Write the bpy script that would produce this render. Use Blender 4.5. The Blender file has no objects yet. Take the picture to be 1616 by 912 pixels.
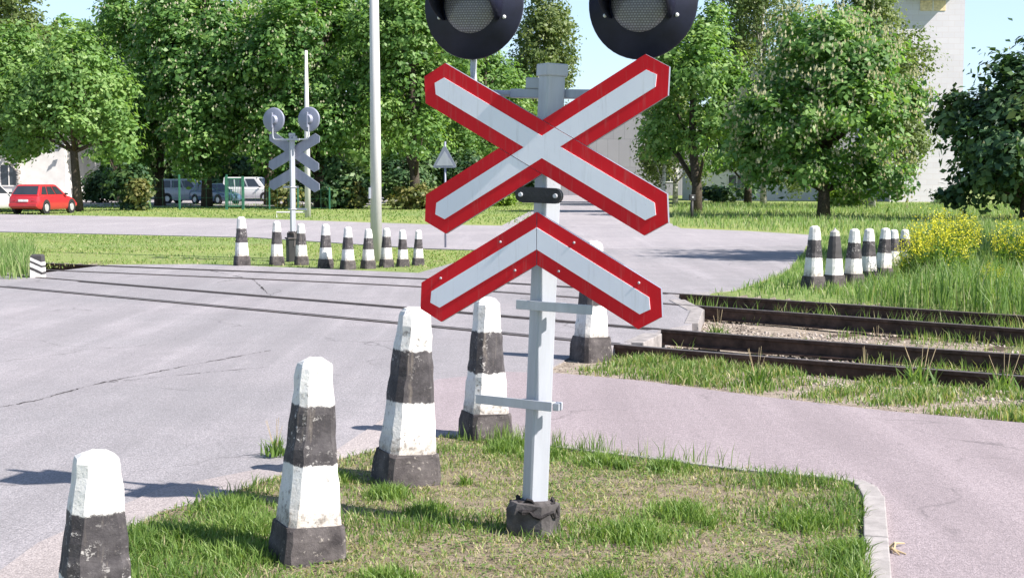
import bpy, bmesh, math, random
import numpy as np
from mathutils import Vector, Matrix
R = math.radians
random.seed(7); rng = np.random.default_rng(7)
scene = bpy.context.scene
COL = scene.collection

# ------------------------------------------------------------------ camera
F = 2200.0; PITCH = math.atan(171 / F); EYE = 1.6          # focal length in photo pixels, horizon at row 285
cam_d = bpy.data.cameras.new('camera'); cam = bpy.data.objects.new('camera', cam_d); COL.objects.link(cam)
cam.location = (0, 0, EYE); cam.rotation_euler = (math.pi / 2 - PITCH, 0, 0)
cam_d.sensor_width = 36; cam_d.lens = 36 * F / 1616; cam_d.clip_start = 0.05; cam_d.clip_end = 3000
scene.camera = cam

# ------------------------------------------------------------------ light
S_H = Vector((1, -0.48, 0)).normalized(); SUN_EL = R(43)
S = Vector((S_H.x * math.cos(SUN_EL), S_H.y * math.cos(SUN_EL), math.sin(SUN_EL)))
world = bpy.data.worlds.new('World'); scene.world = world; world.use_nodes = True
wn = world.node_tree; sky = wn.nodes.new('ShaderNodeTexSky'); sky.sky_type = 'NISHITA'
sky.sun_disc = False; sky.sun_elevation = SUN_EL; sky.sun_rotation = math.atan2(S_H.x, S_H.y)
sky.air_density = 1.0; sky.dust_density = 0.6; sky.ozone_density = 1.4
bg = wn.nodes['Background']; tcw = wn.nodes.new('ShaderNodeTexCoord'); sepw = wn.nodes.new('ShaderNodeSeparateXYZ'); wn.links.new(tcw.outputs['Generated'], sepw.inputs[0])
rw = wn.nodes.new('ShaderNodeValToRGB'); rw.color_ramp.elements[0].color = (.6, .6, .6, 1); rw.color_ramp.elements[0].position = 0.0; rw.color_ramp.elements[1].color = (0, 0, 0, 1); rw.color_ramp.elements[1].position = .55
wn.links.new(sepw.outputs['Z'], rw.inputs[0]); mw = wn.nodes.new('ShaderNodeMix'); mw.data_type = 'RGBA'; mw.inputs[7].default_value = (4.5, 6.2, 8.6, 1)   # pale summer sky low down
wn.links.new(rw.outputs[0], mw.inputs[0]); wn.links.new(sky.outputs[0], mw.inputs[6]); wn.links.new(mw.outputs[2], bg.inputs[0]); bg.inputs[1].default_value = 0.085
sun_d = bpy.data.lights.new('sun', 'SUN'); sun = bpy.data.objects.new('sun', sun_d); COL.objects.link(sun)
sun_d.energy = 5.0; sun_d.angle = R(0.5); sun_d.color = (1.0, 0.93, 0.85)
sun.rotation_euler = (-S).to_track_quat('-Z', 'Y').to_euler()
vs = scene.view_settings; vs.view_transform = 'Standard'; vs.look = 'None'; vs.gamma = 1; vs.use_curve_mapping = False
vs.exposure = 1.08

# ------------------------------------------------------------------ coordinate helpers
CP, SP = math.cos(PITCH), math.sin(PITCH)
def ray(px, py):
    a, b = (px - 808) / F, (456 - py) / F
    return Vector((a, CP + b * SP, -SP + b * CP))
def gp(px, py, z=0.0):                      # a point of the ground
    d = ray(px, py); t = (z - EYE) / d.z
    return Vector((d.x * t, d.y * t, z))
def at(px, py, Y):                          # a point at distance Y
    d = ray(px, py); t = Y / d.y
    return Vector((d.x * t, Y, EYE + d.z * t))

# ------------------------------------------------------------------ object helpers
def link(name, me, m=None, parent=None):
    o = bpy.data.objects.new(name, me); COL.objects.link(o)
    if m is not None and me is not None:
        for k in (m if isinstance(m, (list, tuple)) else [m]): me.materials.append(k)
    if parent is not None: o.parent = parent
    return o
def obj(name, bm, m, parent=None, smooth=False):
    bmesh.ops.recalc_face_normals(bm, faces=bm.faces)
    me = bpy.data.meshes.new(name); bm.to_mesh(me); bm.free()
    if smooth:
        for p in me.polygons: p.use_smooth = True
    return link(name, me, m, parent)
def tag(o, label=None, cat=None, group=None, kind=None):
    if label: o['label'] = label
    if cat: o['category'] = cat
    if group: o['group'] = group
    if kind: o['kind'] = kind
    return o
def empty(name, loc=(0, 0, 0), rz=0.0):
    o = bpy.data.objects.new(name, None); COL.objects.link(o); o.location = loc; o.rotation_euler = (0, 0, rz)
    o.empty_display_size = 0.1
    return o
def copy_tree(o, parent=None):
    c = o.copy(); COL.objects.link(c); c.parent = parent
    for ch in list(o.children): copy_tree(ch, c)
    return c
def box(bm, c, s, rz=0.0, bev=0.0, slot=0):
    r = bmesh.ops.create_cube(bm, size=1.0, matrix=Matrix.Translation(Vector(c)) @ Matrix.Rotation(rz, 4, 'Z') @ Matrix.Diagonal((s[0], s[1], s[2], 1)))
    vs_ = r['verts']; fs = {f for v in vs_ for f in v.link_faces}
    for f in fs: f.material_index = slot
    if bev:
        es = list({e for v in vs_ for e in v.link_edges})
        bmesh.ops.bevel(bm, geom=es, offset=bev, segments=2, profile=0.6, affect='EDGES')
def tube(bm, pts, rad, n=8, caps=True):
    pts = [Vector(p) for p in pts]
    if not isinstance(rad, (list, tuple)): rad = [rad] * len(pts)
    rings = []; up = Vector((0.13, 0.31, 0.94))
    for i, p in enumerate(pts):
        d = (pts[min(i + 1, len(pts) - 1)] - pts[max(i - 1, 0)]).normalized()
        u = d.cross(up)
        if u.length < 0.2: u = d.cross(Vector((1, 0, 0)))
        u.normalize(); v = d.cross(u)
        rings.append([bm.verts.new(p + (u * math.cos(2 * math.pi * k / n) + v * math.sin(2 * math.pi * k / n)) * rad[i]) for k in range(n)])
    for a, b in zip(rings, rings[1:]):
        for k in range(n): bm.faces.new((a[k], a[(k + 1) % n], b[(k + 1) % n], b[k]))
    if caps: bm.faces.new(rings[0][::-1]); bm.faces.new(rings[-1])
def loft(bm, rings, caps=True):
    rr = [[bm.verts.new(p) for p in r] for r in rings]; n = len(rr[0])
    for a, b in zip(rr, rr[1:]):
        for k in range(n): bm.faces.new((a[k], a[(k + 1) % n], b[(k + 1) % n], b[k]))
    if caps: bm.faces.new(rr[0][::-1]); bm.faces.new(rr[-1])
def prism(bm, poly, y0, y1, front_slot=0, side_slot=1):      # polygon in x,z from y0 (front) to y1 (back)
    a = [bm.verts.new((x, y0, z)) for x, z in poly]; b = [bm.verts.new((x, y1, z)) for x, z in poly]; n = len(poly)
    f = bm.faces.new(a); f.material_index = front_slot
    f = bm.faces.new(b[::-1]); f.material_index = side_slot
    for k in range(n):
        f = bm.faces.new((a[k], b[k], b[(k + 1) % n], a[(k + 1) % n])); f.material_index = side_slot
def slab(name, pts, z, thick, m, kind='structure'):          # a ground sheet with sides
    bm = bmesh.new()
    top = [bm.verts.new((p[0], p[1], z)) for p in pts]; bot = [bm.verts.new((p[0], p[1], z - thick)) for p in pts]; n = len(pts)
    f = bm.faces.new(top)
    for k in range(n): bm.faces.new((top[k], bot[k], bot[(k + 1) % n], top[(k + 1) % n]))
    bmesh.ops.triangulate(bm, faces=[f])
    o = obj(name, bm, m); o['kind'] = kind
    return o
def np_mesh(name, verts, faces_flat, loop_n, mats, parent=None, tint=None, mat_idx=None):
    me = bpy.data.meshes.new(name); nv = len(verts); nf = len(faces_flat) // loop_n
    me.vertices.add(nv); me.vertices.foreach_set('co', np.ascontiguousarray(verts, dtype=np.float32).ravel())
    me.loops.add(nf * loop_n); me.loops.foreach_set('vertex_index', np.ascontiguousarray(faces_flat, dtype=np.int32))
    me.polygons.add(nf); me.polygons.foreach_set('loop_start', np.arange(0, nf * loop_n, loop_n, dtype=np.int32))
    if mat_idx is not None: me.polygons.foreach_set('material_index', np.ascontiguousarray(mat_idx, dtype=np.int32))
    me.update(calc_edges=True)
    if tint is not None:
        at_ = me.attributes.new('tint', 'FLOAT', 'POINT'); at_.data.foreach_set('value', np.ascontiguousarray(tint, dtype=np.float32))
    return link(name, me, mats, parent)

# ------------------------------------------------------------------ material helpers
class NT:
    def __init__(s, name):
        s.m = bpy.data.materials.new(name); s.m.use_nodes = True; s.t = s.m.node_tree
        s.b = s.t.nodes['Principled BSDF']; s.out = s.t.nodes['Material Output']
    def n(s, typ, **kw):
        nd = s.t.nodes.new('ShaderNode' + typ)
        for k, v in kw.items():
            if k.startswith('i_'):
                key = k[2:]; nd.inputs[int(key) if key.isdigit() else key].default_value = v
            else: setattr(nd, k, v)
        return nd
    def l(s, a, b): s.t.links.new(a, b)
    def coord(s, which='Object'): return s.n('TexCoord').outputs[which]
    def noise(s, vec, scale, detail=4, rough=0.6):
        nd = s.n('TexNoise'); nd.inputs['Scale'].default_value = scale; nd.inputs['Detail'].default_value = detail
        nd.inputs['Roughness'].default_value = rough; s.l(vec, nd.inputs['Vector']); return nd.outputs['Fac']
    def ramp(s, fac, stops, interp='LINEAR'):
        nd = s.n('ValToRGB'); cr = nd.color_ramp; cr.interpolation = interp
        while len(cr.elements) < len(stops): cr.elements.new(0.5)
        for e, (p, c) in zip(cr.elements, stops):
            e.position = p; e.color = (c, c, c, 1) if isinstance(c, (int, float)) else (*c, 1)
        s.l(fac, nd.inputs['Fac']); return nd.outputs['Color']
    def mix(s, fac, a, b, typ='MIX'):
        nd = s.n('Mix', data_type='RGBA', blend_type=typ)
        for v, i in ((fac, 0), (a, 6), (b, 7)):
            if isinstance(v, (int, float)): nd.inputs[i].default_value = v
            elif isinstance(v, tuple): nd.inputs[i].default_value = (*v, 1)
            else: s.l(v, nd.inputs[i])
        return nd.outputs[2]
    def math(s, op, a, b=0.0, clamp=False):
        nd = s.n('Math', operation=op); nd.use_clamp = clamp
        for v, i in ((a, 0), (b, 1)):
            if isinstance(v, (int, float)): nd.inputs[i].default_value = v
            else: s.l(v, nd.inputs[i])
        return nd.outputs[0]
    def bump(s, h, strength=0.3, dist=0.01):
        nd = s.n('Bump'); nd.inputs['Strength'].default_value = strength; nd.inputs['Distance'].default_value = dist
        s.l(h, nd.inputs['Height']); s.l(nd.outputs[0], s.b.inputs['Normal'])
    def col(s, c): s.l(c, s.b.inputs['Base Color']) if not isinstance(c, tuple) else setattr(s.b.inputs['Base Color'], 'default_value', (*c, 1))
    def rough(s, v): s.b.inputs['Roughness'].default_value = v
    def spec(s, v): s.b.inputs['Specular IOR Level'].default_value = v

def simple(name, c, rough=0.6, metal=0.0, var=0.25, scale=6.0, spec=0.4, bump=0.0):
    t = NT(name); v = t.coord(); f = t.noise(v, scale, 5)
    d = tuple(x * (1 - var) for x in c); u = tuple(min(1, x * (1 + var)) for x in c)
    t.col(t.ramp(f, [(0.3, d), (0.7, u)])); t.rough(rough); t.spec(spec); t.b.inputs['Metallic'].default_value = metal
    if bump: t.bump(t.noise(v, scale * 6, 3), bump, 0.005)
    return t.m

def m_asphalt(name, base, tint2, patch=0.35, crack=True, grain=120):
    t = NT(name); v = t.coord()
    big = t.noise(v, 0.22, 5, 0.62); mid = t.noise(v, 1.7, 6, 0.7); fine = t.noise(v, grain, 2, 0.7); fine2 = t.noise(v, 45, 3, 0.7)
    c = t.mix(t.ramp(big, [(0.40, 0.0), (0.60, 1.0)]), base, tint2)
    c = t.mix(t.ramp(mid, [(0.36, patch), (0.6, 0.0)]), c, tuple(x * 0.72 for x in base))
    c = t.mix(t.ramp(fine, [(0.34, 0.75), (0.52, 0.0)]), c, tuple(x * 0.42 for x in base))
    c = t.mix(t.ramp(fine, [(0.58, 0.0), (0.74, 0.6)]), c, tuple(min(1, x * 1.7) for x in tint2))
    c = t.mix(t.ramp(fine2, [(0.34, 0.55), (0.55, 0.0)]), c, tuple(x * 0.6 for x in base))
    mp = t.n('Mapping'); mp.inputs['Rotation'].default_value = (0, 0, R(20)); mp.inputs['Scale'].default_value = (2.2, .12, 1); t.l(v, mp.inputs['Vector'])
    st = t.noise(mp.outputs[0], 1.0, 6, 0.65); c = t.mix(t.ramp(st, [(0.38, 0.34 if crack else .15), (0.56, 0.0)]), c, tuple(x * 0.62 for x in base)); c = t.mix(t.ramp(st, [(0.56, 0.0), (0.75, 0.3)]), c, tuple(x * 1.25 for x in tint2))
    spot = t.ramp(t.noise(v, 3.3, 3, 0.55), [(0.69, 0.0), (0.73, 0.35)]); c = t.mix(spot, c, tuple(x * .45 for x in base))
    if crack:
        wv = t.n('VectorMath', operation='ADD'); nz = t.n('TexNoise'); nz.inputs['Scale'].default_value = 1.4; nz.inputs['Detail'].default_value = 5
        t.l(v, nz.inputs['Vector']); sc = t.n('VectorMath', operation='SCALE'); sc.inputs['Scale'].default_value = 0.9
        t.l(nz.outputs['Color'], sc.inputs[0]); t.l(v, wv.inputs[0]); t.l(sc.outputs[0], wv.inputs[1])
        vo = t.n('TexVoronoi', feature='DISTANCE_TO_EDGE'); vo.inputs['Scale'].default_value = 0.33; t.l(wv.outputs[0], vo.inputs['Vector'])
        k = t.ramp(vo.outputs['Distance'], [(0.0, 0.6), (0.006, 0.0)])
        k = t.math('MULTIPLY', k, t.ramp(t.noise(v, 0.5, 3), [(0.48, 0.0), (0.6, 1.0)]))
        c = t.mix(k, c, (0.05, 0.047, 0.05))
    t.col(c); t.rough(0.85); t.spec(0.25); t.bump(t.math('ADD', fine, fine2), 0.6, 0.008)
    return t.m

def m_soil(name, soil, pale, green, g_lo=0.45, g_hi=0.62):
    t = NT(name); v = t.coord(); a = t.noise(v, 0.9, 6, 0.65); b = t.noise(v, 9, 5, 0.7); f = t.noise(v, 90, 3, 0.7); w = t.noise(v, 0.12, 4)
    c = t.mix(t.ramp(b, [(0.35, 0.0), (0.65, 1.0)]), soil, pale)
    g = t.mix(t.ramp(w, [(0.35, 0.0), (0.65, 1.0)]), green, tuple(x * y for x, y in zip(green, (1.5, 1.25, 1.2))))
    g = t.mix(t.ramp(f, [(0.35, 0.5), (0.6, 0.0)]), g, tuple(x * 0.6 for x in green))
    c = t.mix(t.ramp(t.math('ADD', t.math('MULTIPLY', a, 0.7), t.math('MULTIPLY', b, 0.3)), [(g_lo, 0.0), (g_hi, 1.0)]), c, g)
    c = t.mix(t.ramp(f, [(0.3, 0.5), (0.5, 0.0)]), c, tuple(x * 0.4 for x in soil))
    t.col(c); t.rough(0.95); t.spec(0.1); t.bump(t.math('ADD', f, b), 0.8, 0.02)
    return t.m

def m_leaf(name, stops, trans=0.44, rough=0.48):
    t = NT(name); at_ = t.n('Attribute', attribute_name='tint')
    c = t.ramp(at_.outputs['Fac'], stops); t.col(c); t.rough(rough); t.spec(0.35)
    tr = t.n('BsdfTranslucent'); c2 = t.mix(1.0, c, (1.25, 1.3, 0.55), 'MULTIPLY'); t.l(c2, tr.inputs['Color'])
    mx = t.n('MixShader'); mx.inputs[0].default_value = trans
    t.l(t.b.outputs[0], mx.inputs[1]); t.l(tr.outputs[0], mx.inputs[2]); t.l(mx.outputs[0], t.out.inputs['Surface'])
    return t.m

M = {}
M['road'] = m_asphalt('road_asphalt', (0.29, 0.278, 0.295), (0.36, 0.335, 0.355))
M['street'] = m_asphalt('street_asphalt', (0.33, 0.31, 0.33), (0.40, 0.37, 0.39), crack=False, grain=60)
M['path'] = m_asphalt('path_asphalt', (0.315, 0.268, 0.285), (0.37, 0.315, 0.335), patch=0.2, grain=150)
M['dust'] = m_asphalt('dusty_edge', (0.36, 0.32, 0.32), (0.42, 0.375, 0.37), crack=False)
M['kerb'] = simple('kerb_concrete', (0.31, 0.29, 0.285), 0.9, var=0.2, scale=14, spec=0.2, bump=0.4)
M['edging'] = simple('old_concrete', (0.27, 0.25, 0.245), 0.9, var=0.35, scale=9, spec=0.2, bump=0.5)
M['terrain'] = m_soil('ground_grass', (0.20, 0.16, 0.11), (0.27, 0.22, 0.15), (0.20, 0.275, 0.095), 0.30, 0.46)
M['plot'] = m_soil('plot_soil', (0.17, 0.135, 0.10), (0.33, 0.275, 0.205), (0.17, 0.19, 0.10), 0.52, 0.74)
M['ballast'] = m_soil('track_gravel', (0.22, 0.18, 0.145), (0.42, 0.36, 0.30), (0.12, 0.16, 0.05), 0.62, 0.75)
M['rail'] = simple('rusty_rail', (0.058, 0.036, 0.028), 0.8, 0.0, 0.6, 9, 0.3)
M['rail_top'] = simple('rail_head', (0.16, 0.13, 0.115), 0.45, 0.5, 0.4, 12, 0.5)
M['groove'] = simple('dark_flangeway', (0.045, 0.04, 0.042), 0.95, 0, 0.4, 8, 0.1)
M['sleeper'] = simple('old_sleeper', (0.09, 0.07, 0.055), 0.95, 0, 0.4, 9, 0.1)
M['leaf_maple'] = m_leaf('maple_leaf', [(0, (0.078, 0.165, 0.045)), (0.5, (0.165, 0.295, 0.082)), (1, (0.285, 0.410, 0.145))])
M['leaf_chest'] = m_leaf('chestnut_leaf', [(0, (0.052, 0.128, 0.036)), (0.5, (0.125, 0.250, 0.066)), (1, (0.250, 0.390, 0.120))])
M['leaf_birch'] = m_leaf('birch_leaf', [(0, (0.090, 0.140, 0.045)), (0.5, (0.150, 0.205, 0.070)), (1, (0.22, 0.265, 0.10))], 0.4)
M['leaf_dark'] = m_leaf('dark_leaf', [(0, (0.022, 0.058, 0.028)), (0.5, (0.052, 0.110, 0.042)), (1, (0.135, 0.215, 0.080))], 0.25)
M['leaf_yellow'] = m_leaf('yellowish_leaf', [(0, (0.07, 0.10, 0.03)), (0.5, (0.15, 0.16, 0.05)), (1, (0.24, 0.22, 0.08))], 0.3)
M['leaf_bright'] = m_leaf('bright_leaf', [(0, (0.09, 0.17, 0.02)), (0.5, (0.16, 0.26, 0.03)), (1, (0.24, 0.34, 0.05))], 0.4)
M['blossom'] = m_leaf('chestnut_blossom', [(0, (0.46, 0.44, 0.32)), (1, (0.66, 0.62, 0.50))], 0.3)
M['grass'] = m_leaf('grass_blade', [(0, (0.070, 0.140, 0.030)), (0.35, (0.135, 0.230, 0.052)), (0.66, (0.215, 0.310, 0.085)), (0.8, (0.36, 0.35, 0.17)), (1, (0.50, 0.44, 0.29))], 0.4)
M['tall_grass'] = m_leaf('tall_grass_blade', [(0, (0.10, 0.19, 0.05)), (0.5, (0.18, 0.29, 0.085)), (0.8, (0.28, 0.36, 0.15)), (1, (0.42, 0.41, 0.26))], 0.4)
M['yellow'] = m_leaf('yellow_petals', [(0, (0.50, 0.48, 0.03)), (1, (0.78, 0.72, 0.07))], 0.3)
M['bark'] = simple('brown_bark', (0.075, 0.062, 0.050), 0.95, 0, 0.5, 14, 0.1, 0.8)
M['pale_bark'] = simple('pale_bark', (0.24, 0.22, 0.17), 0.95, 0, 0.4, 9, 0.1, 0.6)
def m_birch():
    t = NT('birch_bark'); v = t.coord(); mp = t.n('Mapping'); mp.inputs['Scale'].default_value = (3, 3, 9); t.l(v, mp.inputs['Vector'])
    f = t.noise(mp.outputs[0], 1.0, 5, 0.7); t.col(t.ramp(f, [(0.40, (0.05, 0.045, 0.04)), (0.5, (0.52, 0.49, 0.45)), (0.8, (0.62, 0.60, 0.56))])); t.rough(0.85); return t.m
M['birch_bark'] = m_birch()

def m_bands():
    t = NT('striped_paint'); co = t.coord(); sep = t.n('SeparateXYZ'); t.l(co, sep.inputs[0]); z = sep.outputs['Z']
    oi = t.n('ObjectInfo'); off = t.n('VectorMath', operation='ADD'); t.l(co, off.inputs[0])
    cm = t.n('CombineXYZ'); t.l(t.math('MULTIPLY', oi.outputs['Random'], 40), cm.inputs[0]); t.l(cm.outputs[0], off.inputs[1]); v = off.outputs[0]
    jag = t.math('MULTIPLY', t.math('SUBTRACT', t.noise(v, 22, 4, 0.7), 0.5), 0.045)
    shift = t.math('MULTIPLY', t.math('SUBTRACT', oi.outputs['Random'], 0.5), 0.055)
    zz = t.math('ADD', t.math('ADD', z, jag), shift)
    band = t.math('MULTIPLY', t.ramp(t.math('MULTIPLY', zz, 1.0), [(0.432, 0.0), (0.438, 1.0)]), t.ramp(zz, [(0.690, 1.0), (0.696, 0.0)]))
    chips = t.ramp(t.noise(v, 30, 6, 0.75), [(0.575, 0.0), (0.61, 1.0)])
    chipz = t.math('MULTIPLY', chips, t.ramp(t.noise(v, 5, 3, 0.6), [(0.42, 0.0), (0.62, 1.0)]))
    grime = t.ramp(t.noise(v, 9, 6, 0.75), [(0.42, 0.0), (0.72, 0.55)])
    low = t.math('MULTIPLY', t.ramp(t.noise(v, 30, 5, 0.8), [(0.44, 0.0), (0.6, 0.9)]), t.ramp(zz, [(0.19, 1.0), (0.27, 0.0)]))
    white = t.mix(grime, (0.70, 0.69, 0.68), (0.50, 0.475, 0.455)); white = t.mix(low, white, (0.11, 0.10, 0.10))
    white = t.mix(t.math('MULTIPLY', chipz, 0.8), white, (0.20, 0.18, 0.17))
    black = t.mix(grime, (0.050, 0.046, 0.050), (0.16, 0.148, 0.155)); black = t.mix(t.math('MULTIPLY', chipz, 0.9), black, (0.50, 0.48, 0.47))
    mp = t.n('Mapping'); mp.inputs['Scale'].default_value = (28, 28, 2.2); t.l(v, mp.inputs['Vector']); run = t.noise(mp.outputs[0], 1, 5, .7)
    cc = t.mix(band, white, black); cc = t.mix(t.ramp(run, [(0.56, 0.0), (0.72, 0.45)]), cc, (0.28, 0.24, 0.20)); cc = t.mix(t.ramp(zz, [(0.17, 0.5), (0.30, 0.0)]), cc, (0.33, 0.28, 0.23))
    pit = t.ramp(t.noise(v, 85, 3, .8), [(0.62, 0.0), (0.68, 0.6)]); cc = t.mix(pit, cc, (0.17, 0.155, 0.15))
    t.col(cc); t.rough(0.85); t.spec(0.2)
    t.bump(t.math('ADD', t.noise(v, 60, 5, 0.7), t.math('MULTIPLY', chipz, 0.6)), 0.5, 0.008); return t.m
M['bands'] = m_bands()
def m_foot():
    t = NT('black_worn_concrete'); co = t.coord(); oi = t.n('ObjectInfo'); off = t.n('VectorMath', operation='ADD'); t.l(co, off.inputs[0])
    cm = t.n('CombineXYZ'); t.l(t.math('MULTIPLY', oi.outputs['Random'], 40), cm.inputs[0]); t.l(cm.outputs[0], off.inputs[1]); v = off.outputs[0]
    c = t.mix(t.ramp(t.noise(v, 7, 5, 0.7), [(0.35, 0.0), (0.7, 1.0)]), (0.045, 0.040, 0.042), (0.135, 0.12, 0.12))
    c = t.mix(t.ramp(t.noise(v, 40, 5, 0.75), [(0.60, 0.0), (0.66, 0.75)]), c, (0.34, 0.31, 0.28))
    t.col(c); t.rough(0.9); t.spec(0.15); t.bump(t.noise(v, 40, 5, 0.75), 0.6, 0.01); return t.m
M['foot'] = m_foot()
def m_metal(name, c, metal=0.35, rough=0.5):
    t = NT(name); v = t.coord(); mp = t.n('Mapping'); mp.inputs['Scale'].default_value = (14, 14, 1.5); t.l(v, mp.inputs['Vector'])
    st = t.noise(mp.outputs[0], 1, 5, 0.7); sp = t.noise(v, 30, 5, 0.75)
    cc = t.mix(t.ramp(st, [(0.35, 0.0), (0.7, 1.0)]), tuple(x * 0.82 for x in c), c)
    cc = t.mix(t.ramp(sp, [(0.66, 0.0), (0.74, 0.6)]), cc, tuple(x * 0.45 for x in c))
    t.col(cc); t.rough(rough); t.b.inputs['Metallic'].default_value = metal; t.bump(sp, 0.12, 0.003); return t.m
M['galv'] = m_metal('silver_painted_steel', (0.44, 0.46, 0.51), 0.15, 0.5)
M['grey'] = m_metal('grey_sign_back', (0.27, 0.29, 0.37), 0.2, 0.5)
M['white_pole'] = m_metal('white_pole_paint', (0.62, 0.61, 0.60), 0.0, 0.6)
def m_sign(name, c, d):
    t = NT(name); v = t.coord(); f = t.noise(v, 3.5, 5, 0.6); g = t.noise(v, 60, 4, 0.7)
    mp = t.n('Mapping'); mp.inputs['Scale'].default_value = (45, 45, 3.5); t.l(v, mp.inputs['Vector']); st = t.noise(mp.outputs[0], 1, 4, .7)
    cc = t.mix(t.ramp(f, [(0.35, 0.0), (0.7, 1.0)]), c, d); cc = t.mix(t.ramp(st, [(0.55, 0.0), (0.75, 0.22)]), cc, (0.30, 0.27, 0.25)); cc = t.mix(t.ramp(g, [(0.67, 0.0), (0.73, 0.35)]), cc, tuple(x * 0.5 for x in c))
    t.col(cc); t.rough(0.5); t.spec(0.2); t.bump(t.noise(v, 5, 2), 0.05, 0.01); return t.m
M['red'] = m_sign('red_sheeting', (0.58, 0.008, 0.016), (0.70, 0.011, 0.022))
M['white'] = m_sign('white_sheeting', (0.78, 0.78, 0.87), (0.83, 0.83, 0.91))
M['seal'] = simple('grey_seam', (0.35, 0.36, 0.40), 0.6)
M['navy'] = simple('black_blue_enamel', (0.011, 0.013, 0.030), 0.5, 0, 0.35, 9, 0.3)
M['black'] = simple('black_rubber', (0.018, 0.018, 0.022), 0.6, 0, 0.4, 14, 0.4, 0.4)
M['tar'] = simple('tar_paper', (0.030, 0.027, 0.028), 0.9, 0, 0.6, 30, 0.2, 0.8)
def m_lens():
    t = NT('ribbed_lens'); v = t.coord(); mp = t.n('Mapping'); mp.inputs['Scale'].default_value = (1, 1, 1); t.l(v, mp.inputs['Vector'])
    br = t.n('TexBrick'); br.offset = 0.5; br.inputs['Color1'].default_value = (0.27, 0.265, 0.31, 1); br.inputs['Color2'].default_value = (0.21, 0.205, 0.25, 1)
    br.inputs['Mortar'].default_value = (0.10, 0.095, 0.12, 1); br.inputs['Scale'].default_value = 1.0
    br.inputs['Brick Width'].default_value = 0.013; br.inputs['Row Height'].default_value = 0.0105; br.inputs['Mortar Size'].default_value = 0.0022
    sw = t.n('SeparateXYZ'); cb = t.n('CombineXYZ'); t.l(v, sw.inputs[0]); t.l(sw.outputs['X'], cb.inputs[0]); t.l(sw.outputs['Z'], cb.inputs[1]); t.l(cb.outputs[0], br.inputs['Vector'])
    t.col(br.outputs['Color']); t.rough(0.3); t.spec(0.6); t.bump(br.outputs['Fac'], 0.6, -0.004); return t.m
M['lens'] = m_lens()
M['concrete'] = simple('dark_concrete', (0.085, 0.078, 0.078), 0.95, 0, 0.5, 12, 0.15, 0.7)
M['glass'] = simple('dark_glass', (0.030, 0.036, 0.045), 0.08, 0, 0.2, 1, 0.8)
M['tyre'] = simple('tyre_rubber', (0.022, 0.022, 0.024), 0.85, 0, 0.3, 9, 0.2)
M['rim'] = simple('wheel_trim', (0.50, 0.50, 0.52), 0.35, 0.4, 0.15, 5)
M['dark_trim'] = simple('dark_plastic', (0.03, 0.03, 0.033), 0.6)
M['tail'] = simple('red_lamp_glass', (0.35, 0.01, 0.012), 0.2)
M['clear'] = simple('clear_lamp_glass', (0.65, 0.66, 0.68), 0.15)
M['plate'] = simple('plate_white', (0.7, 0.7, 0.68), 0.5)
def m_paint(name, c):
    t = NT(name); v = t.coord(); f = t.noise(v, 3, 4); t.col(t.ramp(f, [(0.3, tuple(x * 0.88 for x in c)), (0.7, c)])); t.rough(0.28); t.b.inputs['Coat Weight'].default_value = 0.5; t.b.inputs['Coat Roughness'].default_value = 0.08; return t.m
M['car_red'] = m_paint('red_car_paint', (0.44, 0.026, 0.034)); M['car_silver'] = m_paint('silver_car_paint', (0.48, 0.49, 0.54))
M['car_grey'] = m_paint('grey_car_paint', (0.52, 0.52, 0.54)); M['car_white'] = m_paint('white_car_paint', (0.72, 0.72, 0.73)); M['car_blue'] = m_paint('blue_car_paint', (0.10, 0.16, 0.27))
M['fence_green'] = simple('green_fence_paint', (0.030, 0.125, 0.080), 0.5)
def m_brick(name, c1, c2, mortar, w, h):
    t = NT(name); v = t.coord(); s = t.n('SeparateXYZ'); t.l(v, s.inputs[0]); cb = t.n('CombineXYZ')
    t.l(t.math('ADD', s.outputs['X'], s.outputs['Y']), cb.inputs[0]); t.l(s.outputs['Z'], cb.inputs[1])
    br = t.n('TexBrick'); t.l(cb.outputs[0], br.inputs['Vector']); br.inputs['Scale'].default_value = 1
    br.inputs['Color1'].default_value = (*c1, 1); br.inputs['Color2'].default_value = (*c2, 1); br.inputs['Mortar'].default_value = (*mortar, 1)
    br.inputs['Brick Width'].default_value = w; br.inputs['Row Height'].default_value = h; br.inputs['Mortar Size'].default_value = 0.02
    c = t.mix(t.ramp(t.noise(v, 0.5, 5), [(0.3, 0.25), (0.7, 0.0)]), br.outputs['Color'], tuple(x * 0.7 for x in c1))
    t.col(c); t.rough(0.9); t.spec(0.2); return t.m
M['white_brick'] = m_brick('silicate_brick', (0.57, 0.55, 0.60), (0.53, 0.51, 0.56), (0.52, 0.48, 0.51), 0.9, 0.42)
M['grey_panel'] = m_brick('grey_facade_panels', (0.27, 0.265, 0.29), (0.24, 0.235, 0.26), (0.16, 0.16, 0.18), 1.2, 3.0)
M['render'] = simple('white_render', (0.66, 0.64, 0.62), 0.9, 0, 0.1, 1.5, 0.2)
M['roof'] = simple('roof_sheet', (0.12, 0.11, 0.115), 0.8); M['warm'] = simple('orange_lit_window', (0.62, 0.50, 0.32), 0.8)  # warm: orange light on the tower window, put into its base colour
M['straw'] = simple('dry_straw', (0.42, 0.33, 0.20), 0.9)
M['dandelion'] = M['leaf_bright']

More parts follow.
